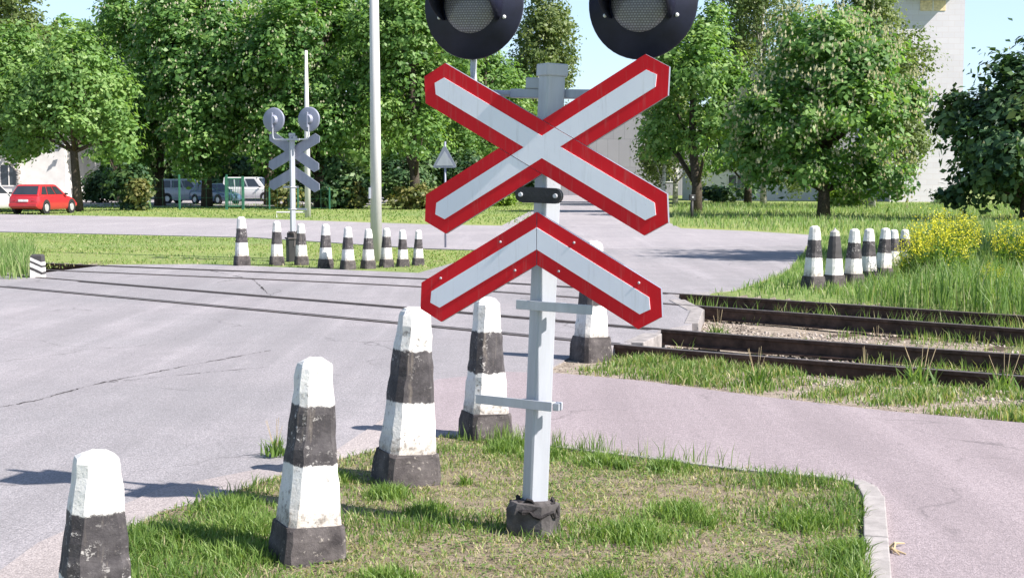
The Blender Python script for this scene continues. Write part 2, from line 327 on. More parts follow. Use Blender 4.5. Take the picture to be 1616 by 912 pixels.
# ------------------------------------------------------------------ tracks (rail lines, used by the ground too)
def catmull(pts, n=14):
    P = [2 * pts[0] - pts[1]] + pts + [2 * pts[-1] - pts[-2]]; out = []
    for i in range(1, len(P) - 2):
        for k in range(n):
            t = k / n; a, b, c, d = P[i - 1], P[i], P[i + 1], P[i + 2]
            out.append(0.5 * ((2 * b) + (c - a) * t + (2 * a - 5 * b + 4 * c - d) * t * t + (3 * b - a - 3 * c + d) * t ** 3))
    out.append(P[-2]); return out
def ext(pts, d0, d1):
    a = pts[0] + (pts[0] - pts[1]).normalized() * d0; b = pts[-1] + (pts[-1] - pts[-2]).normalized() * d1
    return [a] + pts + [b]
def offset(pts, d):
    out = []
    for i, p in enumerate(pts):
        t = (pts[min(i + 1, len(pts) - 1)] - pts[max(i - 1, 0)]).normalized(); out.append(p + Vector((-t.y, t.x, 0)) * d)
    return out
near_ref = [gp(*p) for p in [(0, 453), (560, 505), (1040, 551), (1616, 596)]]
far_ref = [gp(*p) for p in [(165, 420), (690, 441.5), (1060, 464), (1616, 500)]]
r1 = ext(catmull(near_ref), 60, 14); r2 = offset(r1, 1.45); r4 = ext(catmull(far_ref), 60, 14); r3 = offset(r4, -1.45)
RAIL_Z = 0.016
def poly_np(pts): return np.array([[p.x, p.y] for p in pts])
def signed_dist(XY, pl):                         # + on the far side of the polyline
    best = np.full(len(XY), 1e9); sg = np.zeros(len(XY))
    for a, b in zip(pl[:-1], pl[1:]):
        ab = b - a; L2 = ab @ ab; t = np.clip(((XY - a) @ ab) / L2, 0, 1); q = a + t[:, None] * ab; d = np.hypot(*(XY - q).T)
        s_ = np.sign(ab[0] * (XY[:, 1] - a[1]) - ab[1] * (XY[:, 0] - a[0])); m = d < best; best[m] = d[m]; sg[m] = s_[m]
    return best * sg
RP0 = None; R1N, R4N = poly_np(r1), poly_np(r4)
def vnoise(XY, seed, scale):
    r = np.random.default_rng(seed); out = np.zeros(len(XY))
    for k in range(7):
        ang = r.uniform(0, 6.28); fr = scale * r.uniform(0.6, 2.2); ph = r.uniform(0, 6.28)
        out += np.sin((XY[:, 0] * math.cos(ang) + XY[:, 1] * math.sin(ang)) * fr + ph + 1.3 * np.sin(XY[:, 1] * fr * 0.7 + ph))
    return out / 7 ** 0.5
def track_dip(XY):
    d1 = signed_dist(XY, R1N); d4 = signed_dist(XY, R4N)
    k = np.clip((d1 + 0.75) / 0.4, 0, 1) * np.clip((0.65 - d4) / 0.4, 0, 1)
    return -0.165 * k
def height(XY): return -0.012 + track_dip(XY) + 0.012 * vnoise(XY, 3, 2.5) * (track_dip(XY) < -0.05)

# ------------------------------------------------------------------ the ground
def inside(XY, poly):
    x, y = XY[:, 0], XY[:, 1]; r = np.zeros(len(XY), bool); n = len(poly)
    for i in range(n):
        a, b = poly[i], poly[(i + 1) % n]
        c = ((a[1] > y) != (b[1] > y)) & (x < (b[0] - a[0]) * (y - a[1]) / (b[1] - a[1] + 1e-12) + a[0]); r ^= c
    return r
verge = [gp(*p) for p in [(905, 578), (1010, 566), (1616, 622), (2000, 660), (2000, 700), (1616, 666), (1400, 646), (1200, 622), (1010, 598), (890, 588)]]
VERGE = [(p.x, p.y) for p in [gp(*q) for q in [(860, 560), (1010, 540), (1616, 590), (2000, 630), (2000, 700), (1616, 680), (1400, 660), (1200, 636), (1010, 610), (860, 600)]]]
def axis(lo, hi, fine_lo, fine_hi, step):
    a = list(np.arange(fine_lo, fine_hi, step)); x = fine_hi; s = step
    while x < hi: a.append(x); s *= 1.35; x += s
    a.append(hi); x = fine_lo; s = step
    while x > lo: s *= 1.35; x -= s; a.insert(0, max(x, lo))
    return np.array(a)
gx = axis(-900, 900, -13, 12, 0.17); gy = axis(-30, 1500, 3.0, 31, 0.17)
GX, GY = np.meshgrid(gx, gy); XY = np.stack([GX.ravel(), GY.ravel()], 1); gz = height(XY)
nx_, ny_ = len(gx), len(gy); ii = (np.arange(ny_ - 1)[:, None] * nx_ + np.arange(nx_ - 1)[None, :]).ravel()
quads = np.stack([ii, ii + 1, ii + nx_ + 1, ii + nx_], 1).ravel()
fc = XY[ii] + 0.08; dip = track_dip(fc)
tag(np_mesh('ground', np.column_stack([XY, gz]), quads, 4, [M['terrain'], M['ballast']], mat_idx=((dip < -0.03) | inside(fc, VERGE)).astype(int)), kind='structure')

# main road with the level crossing; corners given where they lie on the ground
road_px = [(-1500, 1500), (-1500, 600), (-420, 424), (-160, 425), (60, 432), (172, 418), (330, 417), (660, 431), (740, 408), (770, 392), (1278, 372), (1268, 398), (1240, 430), (1160, 458), (1062, 466),
           (1100, 487), (1092, 512), (1040, 522), (1020, 537), (965, 546), (915, 556), (860, 585), (832, 600), (800, 640), (760, 700), (620, 730), (430, 775), (190, 850), (20, 960), (-250, 1200)]
RP = [(p.x, p.y) for p in [gp(*q) for q in road_px]]
slab('road', [gp(*p) for p in road_px], 0.004, 0.30, M['road'])
street_px = [(-900, 324), (0, 338.5), (420, 346), (660, 354), (860, 358), (1060, 360), (1180, 365), (1278, 371), (1290, 376), (1272, 388), (780, 396), (660, 392), (400, 375), (0, 366), (-900, 340)]
slab('street', [gp(*p) for p in street_px], 0.008, 0.05, M['street'])
slab('avenue', [gp(*p) for p in [(790, 357.5), (1075, 361), (985, 318), (955, 302), (935, 300.5), (900, 302), (868, 318)]], 0.012, 0.05, M['street'])
slab('parking_lot', [Vector((x, y, 0)) for x, y in ((-60, 86), (-9, 86), (-9, 140), (-60, 140))], 0.006, 0.05, M['street'])
path_px = [(690, 600), (800, 588), (880, 590), (1010, 602), (1200, 627), (1400, 650), (1616, 669), (2300, 720), (2300, 1500), (1405, 1500), (1398, 900), (1376, 765), (1180, 748), (840, 706), (700, 700), (640, 690), (640, 630)]
slab('footpath', [gp(*p) for p in path_px], 0.009, 0.05, M['path'])
dust_px = [(520, 720), (640, 640), (700, 690), (600, 712), (440, 760), (250, 815), (120, 905), (-40, 1010), (-130, 1000), (60, 860), (250, 775)]
slab('dusty_verge', [gp(*p) for p in dust_px], 0.013, 0.03, M['dust'])
plot_px = [(50, 1200), (95, 960), (190, 850), (255, 812), (345, 790), (440, 756), (560, 722), (700, 692), (840, 706), (1180, 748), (1318, 764), (1348, 772), (1362, 800), (1372, 912), (1380, 1300)]
PLOT = [gp(*p) for p in plot_px]
bm = bmesh.new()                                   # slightly uneven island of soil
top = [bm.verts.new((p.x, p.y, 0.017)) for p in PLOT]; bot = [bm.verts.new((p.x, p.y, -0.04)) for p in PLOT]
f0 = bm.faces.new(top)
for k in range(len(top)): bm.faces.new((top[k], bot[k], bot[(k + 1) % len(top)], top[(k + 1) % len(top)]))
bmesh.ops.triangulate(bm, faces=[f0]); tag(obj('grass_island', bm, M['plot']), kind='structure')

# kerb of the island: narrow far edge, broad right edge, laid as separate stones with joints in one strip
bm = bmesh.new()
def kerb_run(a, b, w, z, n, gap=0.008):
    d = (b - a); L = d.length; d.normalize(); ang = math.atan2(d.y, d.x)
    for k in range(n):
        c = a + d * (L * (k + 0.5) / n); box(bm, (c.x, c.y, z - 0.06 + random.uniform(-.002, .002)), (L / n - gap, w, 0.12), ang, 0.006)
kerb_run(gp(835, 706), gp(1180, 749), 0.055, 0.034, 4); kerb_run(gp(1181, 749), gp(1318, 762), 0.06, 0.036, 2)
kc = [gp(1320, 763), gp(1350, 767), gp(1369, 776), gp(1378, 792)]
for a, b, w_ in zip(kc, kc[1:], (.07, .085, .10)):
    kerb_run(a, b, w_, 0.034, 1, 0.0)
kerb_run(gp(1379, 794), gp(1392, 1060), 0.105, 0.042, 3)
tag(obj('kerb', bm, M['kerb']), kind='structure')
# concrete edging where the crossing surface ends beside the rails
bm = bmesh.new()
def beam(a, b, w, z):
    d = b - a; c = (a + b) / 2; box(bm, (c.x, c.y, z - 0.09), (d.length, w, 0.18), math.atan2(d.y, d.x), 0.01)
beam(gp(1068, 474), gp(1098, 490), 0.22, 0.012); beam(gp(1030, 527), gp(1000, 541), 0.2, 0.01)
beam(gp(1100, 489), gp(1091, 511), 0.16, 0.011)
tag(obj('crossing_edging', bm, M['edging']), kind='structure')

# long cracks worn into the asphalt
def crack(px, w, z=0.0062):
    c = [gp(*p) for p in px]; pts = []
    for a, b in zip(c, c[1:]):
        for k in range(26): pts.append(a.lerp(b, k / 26) + Vector((random.uniform(-1, 1), random.uniform(-1, 1), 0)) * .012)
    bm = bmesh.new(); prev = None
    for i, p in enumerate(pts):
        ww = w * max(.12, .55 + .45 * math.sin(i * .37) + random.uniform(-.35, .35)); t_ = (pts[min(i + 1, len(pts) - 1)] - pts[max(i - 1, 0)]).normalized(); n = Vector((-t_.y, t_.x, 0)) * ww / 2
        cur = (bm.verts.new((p.x + n.x, p.y + n.y, z)), bm.verts.new((p.x - n.x, p.y - n.y, z)))
        if prev and random.random() > .06: bm.faces.new((prev[0], prev[1], cur[1], cur[0]))
        prev = cur
    bmesh.ops.delete(bm, geom=[v for v in bm.verts if not v.link_faces], context='VERTS')
    tag(obj('road_crack', bm, M['groove']), kind='structure')
crack([(-60, 655), (60, 632), (150, 607), (300, 577), (430, 553)], .022)
crack([(170, 604), (330, 588), (420, 580)], .012); crack([(320, 425), (400, 442), (430, 470)], .03)
# ------------------------------------------------------------------ rails and sleepers
def rail(name, pts, label):
    prof = [(-.065, -.165), (.065, -.165), (.065, -.150), (.012, -.135), (.012, -.045), (.035, -.035), (.035, -.003), (.028, 0), (-.028, 0), (-.035, -.003), (-.035, -.035), (-.012, -.045), (-.012, -.135), (-.065, -.150)]
    bm = bmesh.new(); rings = []
    for i, p in enumerate(pts):
        t = (pts[min(i + 1, len(pts) - 1)] - pts[max(i - 1, 0)]).normalized(); n = Vector((-t.y, t.x, 0))
        rings.append([p + n * u + Vector((0, 0, RAIL_Z + v)) for u, v in prof])
    loft(bm, rings)
    bm.faces.ensure_lookup_table()
    o = obj(name, bm, [M['rail'], M['rail_top']])
    for pl in o.data.polygons:
        if pl.normal.z > 0.9 and pl.center.z > RAIL_Z - 0.01: pl.material_index = 1
    return tag(o, label, 'rail', 'rails of the level crossing')
rail('rail', r1, 'rusty dark rail nearest the pink footpath, first of the four')
rail('rail', r2, 'rusty dark rail second from the pink footpath, paired with the nearest rail')
rail('rail', r3, 'rusty dark rail third from the footpath, just beyond the sandy gap between tracks')
rail('rail', r4, 'farthest rusty rail, running beside the row of far striped bollards and yellow flowers')
for pl, sgn in ((r1, 1), (r2, -1), (r3, 1), (r4, -1)):
    bm = bmesh.new(); a = offset(pl, sgn * 0.04); b = offset(pl, sgn * 0.135); z = 0.0085
    va = [bm.verts.new((p.x, p.y, z)) for p in a]; vb = [bm.verts.new((p.x, p.y, z)) for p in b]
    for k in range(len(va) - 1):
        c = (a[k] + b[k + 1]) / 2
        if inside(np.array([[c.x, c.y]]), [(p.x, p.y) for p in [gp(*q) for q in road_px]])[0]: bm.faces.new((va[k], va[k + 1], vb[k + 1], vb[k]))
    bmesh.ops.delete(bm, geom=[v for v in bm.verts if not v.link_faces], context='VERTS')
    tag(obj('flangeway', bm, M['groove']), kind='structure')
bm0 = bmesh.new(); box(bm0, (0, 0, 0), (0.22, 2.5, 0.14), 0, 0.012); sl_me = bpy.data.meshes.new('sleeper'); bm0.to_mesh(sl_me); bm0.free(); sl_me.materials.append(M['sleeper'])
for pl, sg, which in ((r1, 0.72, 'near'), (r4, -0.72, 'far')):
    c = offset(pl, sg); L = [0]
    for a, b in zip(c, c[1:]): L.append(L[-1] + (b - a).length)
    s = 0.3
    while s < L[-1]:
        i = max(k for k in range(len(L)) if L[k] <= s); i = min(i, len(c) - 2); t = (s - L[i]) / (L[i + 1] - L[i]); p = c[i].lerp(c[i + 1], t); d = (c[i + 1] - c[i])
        s += 0.62
        if inside(np.array([[p.x, p.y]]), RP)[0]: continue
        if p.y < 3 or abs(p.x) > 0.367 * p.y + 1.5 or (p.x < 0 and p.y > 32): continue
        o = link('sleeper', sl_me); o.location = (p.x, p.y, -0.243); o.rotation_euler = (0, 0, math.atan2(d.y, d.x) + random.uniform(-.02, .02))
        tag(o, 'weathered wooden sleeper mostly buried in gravel under the %s track' % which, 'sleeper', 'sleepers under the %s track' % which)

# ------------------------------------------------------------------ grass
def blades(name, P, z, h, w, m, lean=0.5, tint=None, kind='stuff', parent=None):
    n = len(P); ang = rng.uniform(0, 2 * math.pi, n); la = rng.uniform(0, 2 * math.pi, n); ln = rng.uniform(0.1, 1, n) * lean * h
    sx, sy = np.cos(ang) * w / 2, np.sin(ang) * w / 2; lx, ly = np.cos(la) * ln, np.sin(la) * ln
    z = np.broadcast_to(z, n)
    V = np.zeros((n, 5, 3)); x, y = P[:, 0], P[:, 1]
    V[:, 0] = np.stack([x - sx, y - sy, z], 1); V[:, 1] = np.stack([x + sx, y + sy, z], 1)
    V[:, 2] = np.stack([x + lx * .3 + sx * .8, y + ly * .3 + sy * .8, z + h * .55], 1); V[:, 3] = np.stack([x + lx * .3 - sx * .8, y + ly * .3 - sy * .8, z + h * .55], 1)
    V[:, 4] = np.stack([x + lx, y + ly, z + h * np.sqrt(np.clip(1 - 0.5 * (ln / h) ** 2, .2, 1))], 1)
    base = np.arange(n)[:, None] * 5
    q = np.concatenate([base + np.array([[0, 1, 2]]), base + np.array([[0, 2, 3]]), base + np.array([[3, 2, 4]])], 1).ravel()
    if tint is None: tint = rng.uniform(0, 0.7, n)
    o = np_mesh(name, V.reshape(-1, 3), q, 3, m, parent, np.repeat(tint, 5))
    if kind: o['kind'] = kind
    return o
def scatter(poly, n):
    A = np.array([[p[0], p[1]] for p in poly]); lo, hi = A.min(0), A.max(0); out = np.zeros((0, 2))
    while len(out) < n:
        c = rng.uniform(lo, hi, (n * 2, 2)); out = np.concatenate([out, c[inside(c, A)]])
    return out[:n]
def clip_view(P, margin=0.4): return P[np.abs(P[:, 0]) < 0.37 * P[:, 1] + margin]
# low mixed turf: thin grey-green and straw blades and small round leaves over the whole island
P = clip_view(scatter(PLOT, 52000)); P = P[P[:, 1] > 4.6]; d = vnoise(P, 61, 3.4) + vnoise(P, 62, 11); keep = rng.uniform(0, 1, len(P)) < np.clip(.36 + .75 * d, .015, 1); P = P[keep]
t = rng.uniform(.2, .72, len(P)); k = rng.uniform(0, 1, len(P)) < .34; t[k] = rng.uniform(.74, 1, k.sum())
blades('grass', P, 0.014, rng.uniform(.008, .034, len(P)), 0.0048, M['grass'], 1.9, t)
P = clip_view(scatter(PLOT, 16000)); P = P[P[:, 1] > 4.6]; d = vnoise(P, 63, 2.8) + .8 * vnoise(P, 64, 8); P = P[d > .15]
n = len(P); a = rng.uniform(0, 6.28, n); s_ = rng.uniform(.004, .011, n); zz = 0.018 + rng.uniform(0, .022, n); ca, sa = np.cos(a), np.sin(a); V = np.zeros((n, 4, 3)); tz = rng.uniform(-.4, .4, (n, 4))
for q, (u, v) in enumerate(((-1, 0), (0, .8), (1, 0), (0, -.8))): V[:, q] = np.stack([P[:, 0] + (u * ca - v * sa) * s_, P[:, 1] + (u * sa + v * ca) * s_, zz + tz[:, q] * s_], 1)
np_mesh('clover', V.reshape(-1, 3), np.arange(n * 4), 4, M['grass'], None, np.repeat(rng.uniform(.05, .6, n), 4))['kind'] = 'stuff'
# island: lush clumps, thin and dry patches
P = clip_view(scatter(PLOT, 60000)); P = P[P[:, 1] > 4.6]
d = vnoise(P, 11, 2.6) + 0.6 * vnoise(P, 12, 7.5)
edge_r = np.clip((P[:, 0] - 1.15) / 0.5, 0, 1) * np.clip((7.0 - P[:, 1]) / 0.6, 0, 1); edge_l = np.clip((-1.0 - P[:, 0]) / 0.4, 0, 1)
keep = rng.uniform(0, 1, len(P)) < np.clip(0.24 + 0.42 * d + 0.35 * edge_r + 0.35 * edge_l, 0.05, 1); P, d, e = P[keep], d[keep], (edge_r + edge_l)[keep]
h = np.clip(0.028 + 0.020 * d + 0.028 * e, 0.018, 0.12) * rng.uniform(0.6, 1.7, len(P)); t = np.clip(rng.uniform(0.0, 0.62, len(P)) - 0.06 * e + 0.0 * d, 0, 1)
dry = rng.uniform(0, 1, len(P)) < np.clip(0.33 - 0.25 * d - 0.3 * e, 0.06, 0.6); t[dry] = rng.uniform(0.72, 1, dry.sum())
blades('grass', P, 0.014, h, 0.0055, M['grass'], 1.1, t)
P = clip_view(scatter(PLOT, 16000)); P = P[P[:, 1] > 4.6]                      # flat dry thatch
blades('dry_grass', P, 0.018, rng.uniform(.012, .03, len(P)), 0.006, M['grass'], 2.6, rng.uniform(0.55, 1, len(P)))
cl = [(-1.35, 6.6, .18), (-1.2, 6.25, .22), (-1.5, 6.0, .25), (-1.15, 5.75, .2), (-1.7, 5.6, .2), (-0.4, 6.55, .1), (1.35, 6.3, .15), (1.45, 5.8, .16), (1.42, 5.4, .16), (0.55, 6.1, .2), (0.8, 6.5, .18), (0.5, 7.7, .14), (0.2, 7.9, .12), (0.85, 7.55, .12), (-0.05, 8.05, .1), (-0.62, 6.9, .12), (.95, 5.3, .18), (-.5, 5.4, .12), (-.02, 8.2, .1), (.35, 5.35, .12), (-.95, 7.25, .10)]
Pc = []; Hc = []
for x, y, r in cl:
    n = int(5200 * r * r / 0.04 * 0.16) + 160; q = rng.normal(0, 1, (n, 2)) * r * .62 + (x, y); Pc.append(q); Hc.append((0.030 + 0.042 * np.exp(-((q - (x, y)) ** 2).sum(1) / (r * r))) * rng.uniform(.6, 1.5, n))
Pc = np.concatenate(Pc); Hc = np.concatenate(Hc); ok = inside(Pc, [(p.x, p.y) for p in PLOT]); Pc, Hc = Pc[ok], Hc[ok]
blades('grass', Pc, 0.012, Hc, 0.007, M['grass'], 0.9, rng.uniform(0.2, 0.72, len(Pc)))
# tufts along the island's far kerb
a, b = gp(700, 692), gp(1330, 760); q = rng.beta(1.5, 4.0, 800); P = np.array([[a.x + (b.x - a.x) * s_, a.y + (b.y - a.y) * s_] for s_ in q]) + rng.normal(0, .05, (800, 2)) + (0, -.04)
blades('grass', P, 0.015, rng.uniform(.03, .15, len(P)) * (0.35 + 0.65 * (vnoise(P, 5, 9) > 0)), 0.0045, M['grass'], 0.5, rng.uniform(.1, .75, len(P)))
# verge between the footpath and the near rail
P = clip_view(scatter(verge, 26000)); d = vnoise(P, 21, 2.2) + 0.7 * vnoise(P, 22, 6); keep = rng.uniform(0, 1, len(P)) < np.clip(0.26 + 0.36 * d, 0.02, 1); P, d = P[keep], d[keep]
t = rng.uniform(0.05, 0.66, len(P)); dry = rng.uniform(0, 1, len(P)) < 0.30; t[dry] = rng.uniform(.7, 1, dry.sum())
blades('grass', P, height(P), np.clip(0.04 + 0.022 * d, .02, .2) * rng.uniform(.5, 1.6, len(P)), 0.009, M['grass'], 0.8, t)
def stones(name, P, z, size, m):
    n = len(P); base = np.array([[1, 0, -.2], [.3, .9, 0], [-.8, .5, -.1], [-.7, -.6, .1], [.35, -.9, -.1], [.1, .1, .75], [0, 0, -.7]]); fcs = np.array([[0, 1, 5], [1, 2, 5], [2, 3, 5], [3, 4, 5], [4, 0, 5], [1, 0, 6], [2, 1, 6], [3, 2, 6], [4, 3, 6], [0, 4, 6]])
    a = rng.uniform(0, 6.28, n); ca, sa = np.cos(a)[:, None], np.sin(a)[:, None]; B = base[None] * rng.uniform(.6, 1.3, (n, 7, 3)) * size[:, None, None]
    V = np.stack([B[..., 0] * ca - B[..., 1] * sa + P[:, :1], B[..., 0] * sa + B[..., 1] * ca + P[:, 1:], B[..., 2] * .8 + np.broadcast_to(z, n)[:, None]], 2)
    o = np_mesh(name, V.reshape(-1, 3), (np.arange(n)[:, None] * 7 + fcs.ravel()[None]).ravel(), 3, m, None, np.repeat(rng.uniform(0, 1, n), 7)); o['kind'] = 'stuff'
t = NT('track_stone'); at_ = t.n('Attribute', attribute_name='tint'); t.col(t.ramp(at_.outputs['Fac'], [(0, (.12, .10, .085)), (.5, (.26, .22, .19)), (1, (.44, .39, .35))])); t.rough(.95); t.spec(.1); M['stone'] = t.m
bed = [gp(*p) for p in [(1070, 468), (1616, 494), (1900, 510), (2100, 690), (1616, 640), (1000, 580), (930, 565)]]
P = clip_view(scatter(bed, 16000)); d = vnoise(P, 71, 3) + vnoise(P, 72, 7); P = P[(d > -.5) & ~inside(P, RP)]; stones('gravel', P, height(P), rng.uniform(.008, .034, len(P)) ** 1.0, M['stone'])
P = clip_view(scatter(VERGE, 5000)); P = P[~inside(P, [(p.x, p.y) for p in [gp(*q) for q in path_px]])]; stones('gravel', P, height(P), rng.uniform(.004, .014, len(P)), M['stone'])
P = scatter(PLOT, 900); stones('gravel', P, .016, rng.uniform(.002, .008, len(P)), M['stone'])
edge = [gp(*p) for p in [(1075, 462), (1616, 493), (1900, 508), (1900, 540), (1616, 516), (1090, 478)]]
P = clip_view(scatter(edge, 7000)); d = vnoise(P, 73, 2.2) + vnoise(P, 74, 5); P = P[(rng.uniform(0, 1, len(P)) < np.clip(.25 + .35 * d, 0, 1)) & ~inside(P, RP)]
t = rng.uniform(.1, .7, len(P)); k = rng.uniform(0, 1, len(P)) < .2; t[k] = .9
blades('weeds', P, height(P), rng.uniform(.06, .26, len(P)), 0.010, M['grass'], 0.6, t)
# weeds between the rails, right of the crossing
trk = [gp(*p) for p in [(1105, 492), (1130, 475), (1616, 510), (1800, 520), (1800, 620), (1616, 600), (1060, 545), (1040, 535)]]
P = clip_view(scatter(trk, 16000)); d = vnoise(P, 31, 1.6) + 0.8 * vnoise(P, 32, 4) + 0.22 * (P[:, 0] - 3); keep = rng.uniform(0, 1, len(P)) < np.clip(0.10 + 0.42 * d, 0.0, .9); P = P[keep]
blades('weeds', P, height(P), rng.uniform(.04, .17, len(P)), 0.010, M['grass'], 0.7, rng.uniform(.2, .85, len(P)))
# grass strip beyond the tracks on the left, with the far bollards
strip = [gp(*p) for p in [(-60, 440), (160, 416), (330, 416), (660, 430), (735, 410), (760, 396), (660, 393), (400, 376), (0, 367), (-60, 366)]]
P = scatter(strip, 22000); d = vnoise(P, 41, 0.7) + 0.5 * vnoise(P, 42, 2); keep = rng.uniform(0, 1, len(P)) < np.clip(0.55 + 0.3 * d, 0.1, 1); P = P[keep]
t = rng.uniform(0.4, 0.76, len(P)); t[rng.uniform(0, 1, len(P)) < .15] = .85
blades('grass', P, -0.012, rng.uniform(.02, .06, len(P)), 0.022, M['grass'], 1.2, t)
lf = [gp(*p) for p in [(-60, 446), (50, 440), (55, 400), (-60, 395)]]
P = scatter(lf, 2600); blades('tall_grass', P, -0.012, rng.uniform(.15, .5, len(P)), 0.016, M['tall_grass'], 0.5, rng.uniform(0, 1, len(P)))
# right verge: short near the bollards, tall towards the right edge
rv = [gp(*p) for p in [(1065, 464), (1165, 457), (1240, 432), (1280, 390), (1300, 376), (1900, 380), (1900, 512), (1616, 497)]]
P = clip_view(scatter(rv, 60000), 0.6); ux = (P[:, 0] / P[:, 1] * F + 808); tall = np.clip((ux - 1330) / 150, 0, 1)
d = vnoise(P, 51, 1.3) + 0.5 * vnoise(P, 52, 4); keep = rng.uniform(0, 1, len(P)) < np.clip(0.55 + 0.3 * d, 0.1, 1); P, tall, d = P[keep], tall[keep], d[keep]
hh = (0.07 + 0.05 * (d > 0) + tall * (0.30 + 0.12 * d)) * rng.uniform(.5, 1.4, len(P)); t = rng.uniform(0.0, 0.8, len(P)); t[rng.uniform(0, 1, len(P)) < .1] = .95
blades('tall_grass', P, height(P), np.clip(hh, .03, 1), 0.016, M['tall_grass'], 0.5, t)
# meadow under the trees across the street
md = [gp(*p) for p in [(1062, 358), (1180, 363), (1285, 370), (1700, 378), (1750, 310), (1062, 311)]]
P = clip_view(scatter(md, 52000), 3); P = P[P[:, 1] < 95]
blades('meadow_grass', P, -0.012, rng.uniform(.08, .30, len(P)), 0.03, M['tall_grass'], 0.6, rng.uniform(.2, 1, len(P)))
ml = [gp(*p) for p in [(-60, 338), (420, 344.5), (660, 352), (840, 356), (840, 322), (-60, 321)]]
P = scatter(ml, 12000); P = P[P[:, 1] < 95]
blades('meadow_grass', P, -0.012, rng.uniform(.03, .1, len(P)), 0.05, M['grass'], 0.6, rng.uniform(.4, .76, len(P)))

# ------------------------------------------------------------------ striped bollards
def make_bollard(jit=0.0028):
    root = empty('striped_bollard')
    bm = bmesh.new()
    def sq(w, z, ch):
        a = w / 2; c = a - ch
        return [Vector(p) for p in ((c, -a, z), (a, -c, z), (a, c, z), (c, a, z), (-c, a, z), (-a, c, z), (-a, -c, z), (-c, -a, z))]
    def rings(levels): return [[p + Vector((random.uniform(-1, 1), random.uniform(-1, 1), random.uniform(-1, 1))) * jit for p in sq(*l)] for l in levels]
    lv = [(0.236 - 0.098 * k / 14, 0.16 + 0.70 * k / 14, 0.030) for k in range(15)] + [(0.128, 0.876, 0.034), (0.10, 0.893, 0.034), (0.058, 0.902, 0.022)]
    loft(bm, rings(lv)); obj('shaft', bm, M['bands'], root)
    bm = bmesh.new(); loft(bm, rings([(0.276, -0.12, 0.025), (0.279, 0.0, 0.025), (0.273, 0.06, 0.022), (0.266, 0.12, 0.022), (0.254, 0.162, 0.022), (0.250, 0.178, 0.03)]))
    obj('foot_block', bm, M['foot'], root)
    return root
G1 = 'striped bollards along the near road edge'
proto = make_bollard(0.0036)
first = [True]
near_n = [0]
def bollard(px, py, hgt, yaw, lean=(0, 0), label='', group='', sink=0.0, w=1.0):
    if first[0]: o = proto; first[0] = False
    elif group == G1: o = make_bollard(0.0038)
    else: o = copy_tree(proto)
    p = gp(px, py); o.location = (p.x, p.y, -sink)
    s = hgt / 0.9; o.scale = (w * s ** 0.5, w * s ** 0.5, s)
    o.rotation_euler = (R(lean[1]), R(lean[0]), R(yaw)); tag(o, label, 'bollard', group); return o
bollard(146, 1005, 0.80, 27, (2.2, 0), 'black and white concrete bollard cut by the bottom edge, leftmost on the near road side', G1, 0.14, 1.14)
bollard(484, 885, 0.86, 27, (3.0, 0), 'black and white concrete bollard standing among long grass, in front of the leaning one', G1, 0.0, 1.0)
bollard(640, 765, 0.94, 24, (3.6, 0), 'leaning black and white concrete bollard just left of the crossing signal post', G1, 0.0, 1.06)
bollard(766, 693, 0.88, 24, (0.8, 0), 'black and white concrete bollard nearest to the signal post, behind its clamp bar', G1, 0.0, 1.0)
bollard(932, 567, 1.06, 30, (1.6, 0), 'black and white concrete bollard half hidden behind the chevron board near the rails', G1, 0.0, 0.98)
G2 = 'striped bollards along the far side of the tracks'
far_b = [(382, 419, .92, 'first at the left end of the far row'), (437, 418, .83, 'just left of the far signal post in the far row'), (476, 417, .78, 'right beside the far signal post foot'),
         (514, 422, .80, 'fourth from the left in the far row'), (549, 424, .76, 'fifth from the left, left of the white lamp pole'), (581, 423, .72, 'touching the left side of the white lamp pole'),
         (610, 421, .72, 'just right of the white lamp pole'), (636, 420, .68, 'second from the right end of the far row'), (660, 418, .66, 'last at the right end of the far row')]
for k, (px, py, hh, lab) in enumerate(far_b):
    bollard(px, py, hh, 26 + random.uniform(-9, 9), (random.uniform(-1, 1), 0), 'small black and white bollard ' + lab, G2, 0.0, 0.98 - 0.012 * k)
G3 = 'striped bollards beside the yellow flowers'
for px, py, hh, ln, lab in [(1283, 455, .93, 1.0, 'tallest striped bollard at the left end of the group by the yellow flowers'), (1316, 451, .86, 0.0, 'striped bollard with a dark pointed head in the group by the yellow flowers'),
                            (1346, 449, .86, 1.0, 'striped bollard third from left in the group by yellow flowers'), (1369, 444, .84, 1.0, 'striped bollard fourth from left by the yellow flowers, tight behind the third'),
                            (1393, 438, .82, 3.0, 'striped bollard leaning right within the group by the yellow flowers'), (1408, 432, .76, 1.5, 'black and white bollard peeping out behind the leaning one by the yellow flowers'),
                            (1427, 428, .74, 0.0, 'small black and white bollard half hidden by grass next to the yellow flowers')]:
    o = bollard(px, py, hh, 27 + random.uniform(-6, 6), (ln, 0), lab, G3, 0.0, 1.0)
    if 'pointed' in lab:
        for ch in o.children:
            if ch.name.startswith('shaft'):
                ch.data = ch.data.copy()
                for v in ch.data.vertices:
                    if v.co.z > 0.87: v.co.x *= 0.30; v.co.y *= 0.30; v.co.z += 0.02
                    elif v.co.z > 0.75: v.co.x *= 0.95; v.co.y *= 0.95
                t = NT('black_headed_stripes'); co = t.coord(); sp = t.n('SeparateXYZ'); t.l(co, sp.inputs[0]); jz = t.math('ADD', sp.outputs['Z'], t.math('MULTIPLY', t.noise(co, 25, 4), 0.02))
                t.col(t.ramp(jz, [(0.0, (0.75, 0.73, 0.71)), (0.445, (0.75, 0.73, 0.71)), (0.45, (0.05, 0.047, 0.05)), (0.80, (0.06, 0.055, 0.06)), (0.81, (0.4, 0.39, 0.38)), (0.9, (0.35, 0.34, 0.33))])); t.rough(0.85)
                ch.data.materials[0] = t.m
